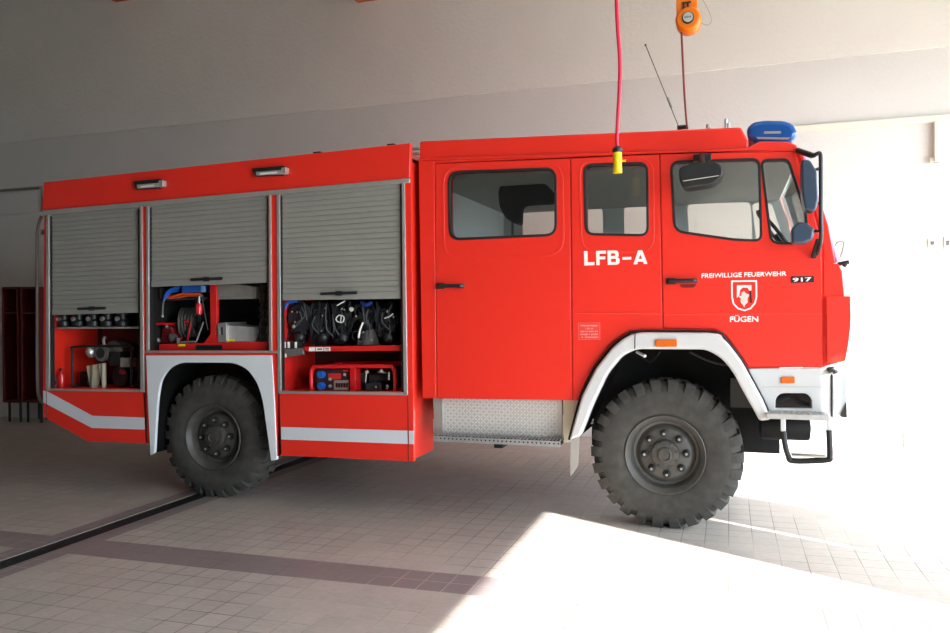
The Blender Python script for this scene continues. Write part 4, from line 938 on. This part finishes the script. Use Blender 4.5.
bmesh.ops.rotate(bm, verts=bm.verts[:], cent=c, matrix=Matrix.Rotation(math.radians(28), 3, 'Z')); obj('reel_drum', bm, BLACK, t)
bm = NB(); tube(bm, [c + Vector((.10, -.1, -.0)), Vector((c.x + .06, c.y - .12, zf2 + .02))], .01, 8); tube(bm, [c + Vector((.09, -.11, .01)), c + Vector((.05, -.12, .01))], .015, 8); tube(bm, [c + Vector((.03, -.13, -.13)), Vector((c.x - .06, c.y - .12, zf2 + .02))], .008, 8)
obj('reel_stand', bm, mat('stand_red', (150, 30, 30), .4), t)
bm = NB(); tube(bm, [q(203.5, 322, Y2 + .02), q(196.5, 341.5, Y2 + .02)], .007, 8); tube(bm, [q(196, 341.8, Y2 + .02), q(181, 342.2, Y2 + .02)], .008, 8); obj('crank', bm, ALU, t)
bm = NB(); plate([(176.8, 338), (178.4, 338), (178.4, 343.5), (176.8, 343.5)], Y2 - .03, .02, bm=bm); obj('reel_clip', bm, ALUB, t)
# red stand tool on the left
t = thing('spreader_tool', (q(163, 343, Y2).x, Y2 + .1, zf2), 'dark red hydraulic tool at the left side of the middle compartment', 'rescue tool')
bm = NB(); plate(rnd([(150.5, 323.2), (160, 322.4), (169, 323.4), (168.5, 325.4), (160, 325.2), (150.5, 326.0)], .8), Y2 - .01, .25, bm=bm); obj('tool_arm', bm, mat('tool_red', (196, 24, 36), .35), t, bevel=.003)
bm = NB(); plate(rnd([(162, 326), (171, 326), (175, 337), (172, 343.5), (160, 343.5), (161, 335)], 2), Y2 + .02, .2, bm=bm); obj('tool_body', bm, mat('tool_dark_red', (92, 16, 22), .4), t, bevel=.01)
bm = NB(); ball(bm, q(166.5, 326.6, Y2), .02, .02, .02); lathe(bm, [(.01, 0), (.035, .01), (.035, .05), (.01, .06)], q(170.5, 337.5, Y2 - .01), 'Y', 16); ball(bm, q(157.5, 340, Y2 + .02), .03, .03, .03); obj('fittings', bm, mat('fit_grey', (96, 94, 92), .4, .4), t)
# metal boxes
t = thing('metal_case', tuple(q(235, 299, Y2)), 'grey sheet metal case on the upper level, right of the red post', 'case')
bm = NB(); plate([(217, 284), (236, 283.8), (255, 286.6), (255, 298.2), (218, 299.0)], Y2, .3, bm=bm); obj('case_body', bm, mat('case_grey', (142, 136, 128), .5, .25, .5, 0, var=.12, vscale=9), t, bevel=.004)
bm = NB(); plate([(253.2, 287), (255.6, 287), (255.6, 298.6), (253.2, 298.8)], Y2 - .004, .01, bm=bm); plate([(218, 297.6), (255, 297.2), (255, 298.8), (218, 299.4)], Y2 - .004, .01, bm=bm); obj('case_trim', bm, ALUB, t)
t = thing('metal_case', (q(233, 341, Y2).x, Y2 + .1, zf2), 'silver metal case with handle slot standing on the red tray, right of the red post', 'case')
bm = NB(); plate([(226, 325.0), (251.8, 327.2), (251.8, 341.6), (226, 342.0)], Y2, .3, bm=bm); obj('case_body', bm, mat('case_silver', (176, 176, 174), .45, .3, .5, 0, var=.06, vscale=8), t, bevel=.003)
bm = NB(); sl_ = [(217.2, 323.5), (226.2, 322.2), (226.6, 342.2), (218.2, 342)]; plate(sl_, Y2 - .03, .3, [[(219.0, 327.2), (222.6, 327.0), (222.8, 335.0), (219.4, 335.2)]], bm=bm); obj('case_handle_end', bm, ALUB, t, bevel=.002)
bm = NB(); plate([(219, 327.2), (222.8, 327.0), (222.8, 335.0), (219, 335.2)], Y2 - .005, .02, bm=bm); obj('handle_slot', bm, BLACK, t)
bm = NB(); plate([(226, 339.0), (234, 338.8), (234, 341.6), (226, 341.8)], Y2 - .004, .004, bm=bm); obj('yellow_label', bm, YELLOW, t)
bm = NB(); plate([(250, 328), (251.9, 328), (251.9, 341.6), (250, 341.8)], Y2 - .004, .006, bm=bm); obj('case_trim', bm, ALUB, t)
# dark chains/hose at the right
t = thing('lifting_chain', tuple(q(262, 342, Y2)), 'dark dirty chain bundle hanging at the right end of the middle compartment', 'chain')
bm = NB()
for k in range(26):
    c = q(263 + 2.2 * math.sin(k * 1.7), 288 + k * 2.05, Y2 + .03 + .03 * math.sin(k)); a_ = k * 1.57
    tube(bm, [c + Vector((.016 * math.cos(tt) * math.cos(a_), .016 * math.cos(tt) * math.sin(a_), .024 * math.sin(tt))) for tt in [2 * PI * j / 10 for j in range(10)]], .006, 6, closed=True)
obj('chain_links', bm, mat('chain_dark', (72, 66, 60), .5, .5, .5, 0, var=.3, vscale=40), t)
bm = NB(); plate(rnd([(256, 284), (266, 283), (267, 292), (262, 302), (258.5, 298)], 2), Y2 + .06, .06, bm=bm); obj('chain_hook', bm, mat('hook_grey', (62, 62, 60), .6), t, bevel=.008)
t = thing('tool_roll', (q(246, 341, Y2).x, Y2 + .2, zf2), 'dark tool bag behind the silver metal case', 'bag')
bm = NB(); plate(rnd([(240, 318), (259, 324), (260, 342), (236, 342)], 3), Y2 + .32, .1, bm=bm); obj('bag_body', bm, SEATM, t, bevel=.02)

# --- right compartment
Y3 = YB + .10
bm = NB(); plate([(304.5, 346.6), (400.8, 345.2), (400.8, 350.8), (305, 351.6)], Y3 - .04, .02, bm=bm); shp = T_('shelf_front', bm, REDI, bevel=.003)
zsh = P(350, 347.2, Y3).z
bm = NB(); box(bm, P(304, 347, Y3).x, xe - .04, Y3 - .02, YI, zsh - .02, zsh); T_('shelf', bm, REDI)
for (a_, b_) in ((308.8, 315.0), (315.8, 323.4), (324.2, 330.2)):
    bm = NB(); plate([(a_, 347.2), (b_, 347.1), (b_, 351.0), (a_, 351.1)], Y3 - .042, .003, bm=bm); lb2 = obj('white_label', bm, LETTER, shp)
    if a_ > 309:
        bm = NB()
        if a_ < 320: plate([(a_ + 1.6, 348.6), (b_ - 1.6, 348.5), (b_ - 1.6, 349.6), (a_ + 1.6, 349.7)], Y3 - .044, .003, bm=bm)
        else:
            for yy in (348.1, 349.7): plate([(a_ + 1.2, yy), (b_ - 1.2, yy), (b_ - 1.2, yy + .7), (a_ + 1.2, yy + .7)], Y3 - .044, .003, bm=bm)
        obj('label_mark', bm, BADGE, lb2)
bm = NB(); plate([(282.2, 349.6), (303.5, 347.8), (303.5, 354.5), (282.2, 358.0)], Y3 - .02, .03, bm=bm); rl = T_('slide_rail', bm, mat('rail_metal', (128, 128, 126), .4, .5), bevel=.003)
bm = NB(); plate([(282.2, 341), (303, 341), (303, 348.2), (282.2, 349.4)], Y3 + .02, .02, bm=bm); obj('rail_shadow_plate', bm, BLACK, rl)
bm = NB()
for xx in (283.5, 287.5, 294.5): plate([(xx, 342), (xx + 1.2, 342), (xx + 1.2, 348), (xx, 348.2)], Y3 + .0, .02, bm=bm)
plate([(282.4, 355.2), (286, 353.5), (286.5, 357.0), (282.4, 358.2)], Y3 - .024, .02, bm=bm); obj('rail_clips', bm, LETTER, rl)
# breathing sets
def ba(xc, w, k):
    names_ = ['leftmost', 'second from left', 'third from left', 'fourth from left', 'rightmost']
    b0 = q(xc, 346, Y3 + .1)
    t = thing('breathing_apparatus', (b0.x, Y3 + .12, zsh), 'black breathing apparatus with straps on the red shelf, %s of the five' % names_[k], 'breathing apparatus', 'breathing apparatus on the red shelf')
    rnd_ = random.Random(100 + k)
    bm = NB(); pl = rnd([(xc - w * .42, 303), (xc + w * .3, 302), (xc + w * .42, 318), (xc + w * .36, 345), (xc - w * .36, 345.3), (xc - w * .46, 322)], 4, 3)
    plate(pl, Y3 + .17, .05, bm=bm); obj('back_plate', bm, WEB, t, bevel=.012)
    bm = NB(); c = q(xc + w * .05, 322, Y3 + .3); lathe(bm, [(.02, -.2), (.06, -.18), (.075, -.14), (.075, .15), (.05, .2), (.02, .22)], (c.x, Y3 + .31, c.z), 'Z', 20); obj('cylinder', bm, BLACK, t)
    bm = NB()
    for i in range(15):
        x0 = xc + rnd_.uniform(-.5, .5) * w; x1 = xc + rnd_.uniform(-.5, .5) * w; y0_ = rnd_.uniform(301, 320); y1_ = rnd_.uniform(322, 344); ym = (y0_ + y1_) / 2
        pts = [q(x0, y0_, Y3 + rnd_.uniform(.03, .13)), q((x0 + x1) / 2 + rnd_.uniform(-6, 6), ym, Y3 + rnd_.uniform(.0, .1)), q(x1, y1_, Y3 + rnd_.uniform(.02, .12))]
        tube(bm, smoothpts(pts, 6), rnd_.uniform(.007, .014), 6, flat=.45)
    for i in range(4):
        cc = q(xc + rnd_.uniform(-.35, .35) * w, rnd_.uniform(312, 338), Y3 + .05); rr = rnd_.uniform(.02, .045)
        tube(bm, [cc + Vector((rr * math.cos(tt), .01 * math.sin(2 * tt), rr * 1.25 * math.sin(tt))) for tt in [2 * PI * j / 18 for j in range(18)]], .006, 6, closed=True)
    obj('harness', bm, WEB, t)
    bm = NB()
    for i in range(3):
        x0 = xc + rnd_.uniform(-.4, .4) * w; y0_ = rnd_.uniform(303, 325); tube(bm, smoothpts([q(x0, y0_, Y3 + .0), q(x0 + rnd_.uniform(-4, 4), y0_ + 9, Y3 - .01), q(x0 + rnd_.uniform(-7, 7), y0_ + 17, Y3 + .0)], 5), .0045, 6)
    obj('hoses', bm, WEBG, t)
    bm = NB()
    for i in range(3):
        cc = q(xc + rnd_.uniform(-.4, .4) * w, rnd_.uniform(306, 342), Y3 - .0); ball(bm, cc, .007, .006, .009, 8, 6)
    obj('buckles', bm, ALUB, t)
    bm = NB(); c = q(xc + rnd_.uniform(-.2, .2) * w, 337, Y3 + .04); ball(bm, c, .05, .05, .045, 14, 10); obj('mask', bm, BLACK, t)
for k, xc in enumerate((297, 319, 341, 363, 386)): ba(xc, 22, k)
bright = mat('bright_clip', (214, 214, 208), .4)
def cl_(name, lb_t, pts_list, m, r, cat, Y=Y3 - .03):
    t = thing(name, tuple(q(*pts_list[0][0], Y)), lb_t, cat); bm = NB()
    for pl in pts_list: tube(bm, smoothpts([q(a_, b_, Y) for a_, b_ in pl], 4), r, 8)
    obj('clip_body', bm, m, t)
cl_('carabiner', 'pale metal oval clip among black straps, centre of the right compartment', [[(336, 318.5), (339, 315.2), (343.5, 316.5), (343.8, 320), (342, 322.5), (337.5, 321.5), (335.8, 319)], [(341.2, 316), (340.6, 322.5)]], bright, .005, 'clip')
cl_('white_tag', 'white tag strap hanging among the black straps', [[(363, 322.5), (361.5, 326), (359.5, 332), (358.6, 338)]], LETTER, .008, 'tag')
cl_('silver_hook', 'silver curved hook at the right of the black straps', [[(384.5, 318.2), (389, 316.8), (393, 313.8)]], bright, .006, 'hook')
cl_('white_hook', 'thin white hook at the top of the black straps', [[(337, 305.5), (341, 303.2), (345, 301)]], LETTER, .005, 'hook')
t = thing('pressure_gauge', tuple(q(351.5, 309.2, Y3 - .03)), 'round pale gauge dial on top of the black straps', 'gauge')
bm = NB(); lathe(bm, [(.004, -.008), (.017, -.008), (.019, .0), (.01, .012)], q(351.5, 309.2, Y3 - .03), 'Y', 18); obj('dial', bm, mat('dial', (206, 214, 190), .4), t)
t = thing('blue_hose', tuple(q(286, 305, Y3 - .02)), 'bright blue hose loop at the upper left corner of the right compartment', 'hose')
bm = NB(); tube(bm, smoothpts([q(284.5, 309, Y3 - .02), q(286, 305, Y3 - .02), q(290, 302, Y3 - .01), q(297, 301, Y3)], 5), .014, 8, flat=.7); obj('hose_body', bm, BLUEP, t)
t = thing('round_pad', tuple(q(292, 325, Y3)), 'large black round pad at the left end above the red side panel', 'pad')
c = q(299, 318, Y3 + .03); bm = NB(); lathe(bm, [(.01, 0), (.11, .005), (.125, .02), (.125, .06), (.10, .07)], c, 'Y', 36); obj('pad_body', bm, WEB, t)
bm = NB(); ball(bm, q(293.5, 326.5, Y3 - .01), .016, .012, .016); obj('pad_boss', bm, mat('boss', (150, 150, 130), .4), t)
t = thing('blue_cloth', tuple(q(366, 303, Y3)), 'dark blue cloth strap at the top of the black straps', 'strap')
bm = NB(); tube(bm, smoothpts([q(361, 302, Y3 - .01), q(366, 305, Y3 - .02), q(372, 302, Y3 - .01)], 5), .014, 8, flat=.6); obj('strap_body', bm, mat('navy_strap', (24, 54, 130), .5), t)
t = thing('grey_cloth', tuple(q(370, 340, Y3)), 'grey folded cloth lying on the red shelf right of centre', 'cloth')
sheet([(361, 332), (374, 329), (380.5, 344.6), (356, 345.2)], Y3 - .0, .012, .01, 'cloth_body', t, mat('grey_cloth', (112, 110, 104), .9))

# generator
zf3 = zs3 - .002; Yg = Y3 + .02
t = thing('generator', (q(352, 391, Yg).x, Yg + .2, zf3), 'red framed generator with blue sockets under the breathing sets', 'generator')
bm = NB(); fr = [(311.5, 390), (311.2, 374), (313.5, 368.2), (320, 366.6), (386, 366.2), (392.8, 368), (395, 374), (395.2, 391)]
for yy in (0, .38):
    pts = [q(a_, b_, Yg) + Vector((0, yy, 0)) for a_, b_ in fr]
    for p in pts: p.z = max(p.z, zf3 + .015)
    tube(bm, smoothpts(pts, 5), .0165, 10)
for a_ in (fr[0], fr[3], fr[4], fr[7]):
    p = q(a_[0], a_[1], Yg); p.z = max(p.z, zf3 + .015); tube(bm, [p, p + Vector((0, .38, 0))], .012, 8)
obj('tube_frame', bm, mat('frame_red', (226, 30, 32), .3, 0, .5, .4), t)
bm = NB(); plate([(349.6, 368), (355, 368), (355.6, 391), (350, 391)], Yg + .0, .1, bm=bm); obj('frame_post', bm, mat('post_red', (196, 24, 26), .35), t, bevel=.003)
bm = NB(); plate([(315, 369.5), (349.3, 369.2), (349.3, 390.8), (315, 390.8)], Yg + .03, .25, bm=bm); cp = obj('control_panel', bm, mat('panel_dark', (52, 30, 30), .5), t)
bm = NB(); plate([(328, 373.5), (341, 373.3), (341, 379.2), (328, 379.6)], Yg + .024, .01, bm=bm); plate([(343, 370), (349, 370), (349, 372), (343, 372)], Yg + .024, .01, bm=bm); obj('red_plate', bm, mat('plate_red', (196, 44, 40), .4), cp)
bm = NB(); plate([(333.8, 380.4), (348.6, 380.2), (348.6, 389.8), (333.8, 390)], Yg + .022, .012, [], bm=bm); obj('fuse_plate', bm, mat('fuse_grey', (150, 140, 132), .5), cp)
bm = NB()
for k in range(5): plate([(335.6 + k * 2.6, 383), (337.4 + k * 2.6, 383), (337.4 + k * 2.6, 387.4), (335.6 + k * 2.6, 387.4)], Yg + .018, .006, bm=bm)
plate([(342, 371.6), (347.6, 371.6), (347.6, 378.8), (342, 378.8)], Yg + .022, .01, bm=bm)
obj('switches', bm, mat('switch_brown', (60, 20, 18), .4), cp)
bm = NB(); lathe(bm, [(.003, 0), (.011, 0), (.012, .008)], q(344.3, 374.6, Yg + .012), 'Y', 14)
for yy in (379.2, 386): lathe(bm, [(.004, 0), (.012, 0), (.013, .015)], q(329.6, yy, Yg + .012), 'Y', 14)
obj('dials', bm, mat('dial_grey', (168, 172, 168), .4), cp)
for yy in (374.6, 386.0):
    bm = NB(); lathe(bm, [(.006, -.03), (.026, -.03), (.03, -.02), (.03, .02)], q(321.5, yy, Yg + .01), 'Y', 22); obj('socket', bm, BLUEP, t)
bm = NB(); plate(rnd([(366, 383), (378, 382.2), (381, 386), (381, 391), (365, 391)], 1.5), Yg + .05, .2, bm=bm); plate([(357, 372), (366, 374), (366, 391), (357, 391)], Yg + .16, .1, bm=bm); q0 = q(384, 380, Yg + .2); box(bm, q0.x - .12, q0.x + .05, Yg + .16, Yg + .32, zf3, q0.z + .05); obj('engine_block', bm, mat('engine_grey', (58, 60, 64), .45, .3, .5, 0, var=.4, vscale=25), t, bevel=.006)
bm = NB(); ball(bm, q(366.8, 371.8, Yg + .03), .018, .018, .016); ball(bm, q(381, 371, Yg + .03), .018, .018, .018); tube(bm, [q(366.5, 373, Yg + .04), q(365.5, 382, Yg + .04)], .005, 6); tube(bm, [q(378, 372, Yg + .04), q(386, 372.5, Yg + .04)], .008, 6); tube(bm, [q(388.8, 372, Yg + .04), q(389, 380, Yg + .04)], .009, 6); tube(bm, [q(387, 389, Yg + .04), q(388, 385, Yg + .04)], .012, 6); ball(bm, q(375.8, 387, Yg + .04), .01, .01, .01); obj('fittings', bm, mat('chrome', (190, 188, 180), .3, .5), t)

# ------------------------------------------------------------------ things hanging from above
Yh = 5.1
t = thing('power_cable', tuple(P(617, 150, Yh)), 'pink red power cable hanging from above with a yellow connector at its end', 'cable')
bm = NB(); top = P(616.5, 0, Yh)
pts = [Vector((top.x, Yh, cz(top.x) + .0)), Vector((top.x, Yh, top.z + .3)), top, P(617.5, 25, Yh), P(619.8, 60, Yh), P(619.6, 85, Yh), P(618.2, 112, Yh), P(617.0, 135, Yh), P(617.2, 147, Yh)]
tube(bm, smoothpts(pts, 6), .0125, 10); obj('cable', bm, CABLE, t)
s = P(618, 160, Yh).x - P(617, 160, Yh).x; sz = P(617, 160, Yh).z - P(617, 161, Yh).z
c = P(617.6, 173.6, Yh)
bm = NB(); r_ = 4.6 * s
lathe(bm, [(r_ * .5, 0), (r_, .003), (r_ * 1.02, 5 * sz), (r_ * .93, 5.5 * sz), (r_ * .93, 11 * sz), (r_ * 1.03, 11.5 * sz), (r_ * 1.0, 13 * sz), (r_ * .95, 21 * sz)], c, 'Z', 24)
lathe(bm, [(r_ * .2, 0), (r_ * .3, 3.4 * s)], c + Vector((r_, 0, 12.5 * sz)), 'X', 10); obj('connector', bm, YELLOW, t)
bm = NB(); lathe(bm, [(r_ * 1.0, 21 * sz), (r_ * 1.12, 22 * sz), (r_ * 1.1, 25 * sz), (r_ * .7, 26.5 * sz), (r_ * .4, 27.5 * sz)], c, 'Z', 24); obj('connector_cap', bm, BLACK, t)
Yo = 5.75
c = P(688.6, 21.5, Yo); s = P(689, 20, Yo).x - P(688, 20, Yo).x; R_ = 12.8 * s
t = thing('cable_retractor', tuple(c), 'round orange cable retractor hung from above, its cord down to the cab roof', 'retractor')
bm = NB(); lathe(bm, [(R_ * .3, -.07), (R_ * .85, -.07), (R_, -.05), (R_, .05), (R_ * .85, .07), (R_ * .3, .07)], c, 'Y', 40)
a = P(676, 17, Yo); b2 = P(697.5, 0, Yo)
box(bm, a.x + .005, b2.x, Yo - .045, Yo + .045, c.z, b2.z + .03); obj('drum_housing', bm, ORANGE, t, bevel=.006)
bm = NB(); lathe(bm, [(R_ * .08, -.088), (R_ * .42, -.088), (R_ * .47, -.08), (R_ * .47, -.06)], c + Vector((.0, 0, 0)), 'Y', 30); obj('centre_ring', bm, BLACK, t)
bm = NB(); lathe(bm, [(R_ * .05, -.092), (R_ * .38, -.092), (R_ * .38, -.08)], c, 'Y', 30); cl2 = obj('centre_label', bm, mat('label_grey', (176, 182, 176), .4), t)
bm = NB()
for k_, (dx_, h_) in enumerate(((-.26, .16), (-.14, .10), (-.04, .14), (.06, .10), (.16, .15))): box(bm, c.x + R_ * dx_, c.x + R_ * (dx_ + .07), c.y - .0945, c.y - .0925, c.z - R_ * h_ * .5, c.z + R_ * h_ * .5)
obj('label_mark', bm, mat('label_ink', (70, 90, 90), .5), cl2)
bm = NB(); a = P(683, 2, Yo - .05)
pbox(682, 1, 691, 3.2, Yo - .06, .02, bm); pbox(682.6, 3, 684.4, 9, Yo - .06, .02, bm); pbox(687, 3, 688.6, 6, Yo - .06, .02, bm); obj('hook_mark', bm, BLACK, t)
bm = NB(); a = P(686, 0, Yo); tube(bm, [(a.x, Yo, b2.z + .02), (a.x, Yo, cz(a.x) + .0)], .02, 8); obj('hanger', bm, STEEL, t)
bm = NB(); tube(bm, smoothpts([P(681.3, 28, Yo), P(682.3, 50, Yo), P(684.5, 95, Yo), P(687, 127.5, Yo)], 6), .0075, 8); o = obj('cord', bm, mat('dark_red_cord', (120, 46, 40), .6), t)
bm = NB(); tube(bm, smoothpts([P(697, 20.5, Yo), P(706, 25, Yo), P(711, 22, Yo), P(710, 14, Yo), P(703, 0, Yo), P(700, -8, Yo)], 6), .0018, 6); obj('safety_wire', bm, mat('wire', (150, 130, 100), .5), t)

# ------------------------------------------------------------------ light
w = bpy.data.worlds.new('world'); S.world = w; w.use_nodes = True
bg = w.node_tree.nodes['Background']; bg.inputs[0].default_value = (.74, .87, 1.0, 1); bg.inputs[1].default_value = 7.0
sd = bpy.data.lights.new('sun', 'SUN'); so = bpy.data.objects.new('sun', sd); COL.objects.link(so)
sd.energy = 15.5; sd.angle = math.radians(.5); sd.color = (1, .97, .93)
d = Vector((-.878, .478, -.546)).normalized(); so.rotation_euler = d.to_track_quat('-Z', 'Y').to_euler(); so.location = (9, -3, 8)
for (y0, y1) in ((-1.9, 2.45), (4.085, 9.2)):
    ld = bpy.data.lights.new('doorway_daylight', 'AREA'); lo = bpy.data.objects.new('doorway_daylight', ld); COL.objects.link(lo)
    ld.shape = 'RECTANGLE'; ld.size = y1 - y0; ld.size_y = HL; ld.cycles.is_portal = True
    lo.location = (XF + .15, (y0 + y1) / 2, HL / 2); lo.rotation_euler = Vector((-1, 0, 0)).to_track_quat('-Z', 'Z').to_euler()
S.view_settings.view_transform = 'Standard'; S.view_settings.look = 'None'; S.view_settings.gamma = 1; S.view_settings.use_curve_mapping = False
S.view_settings.exposure = 1.2
S.cycles.max_bounces = 10; S.cycles.diffuse_bounces = 7; S.cycles.glossy_bounces = 4; S.cycles.transmission_bounces = 6; S.cycles.transparent_max_bounces = 12
S.cycles.use_denoising = True; S.cycles.sample_clamp_indirect = 6; S.cycles.use_adaptive_sampling = True; S.cycles.adaptive_threshold = .015
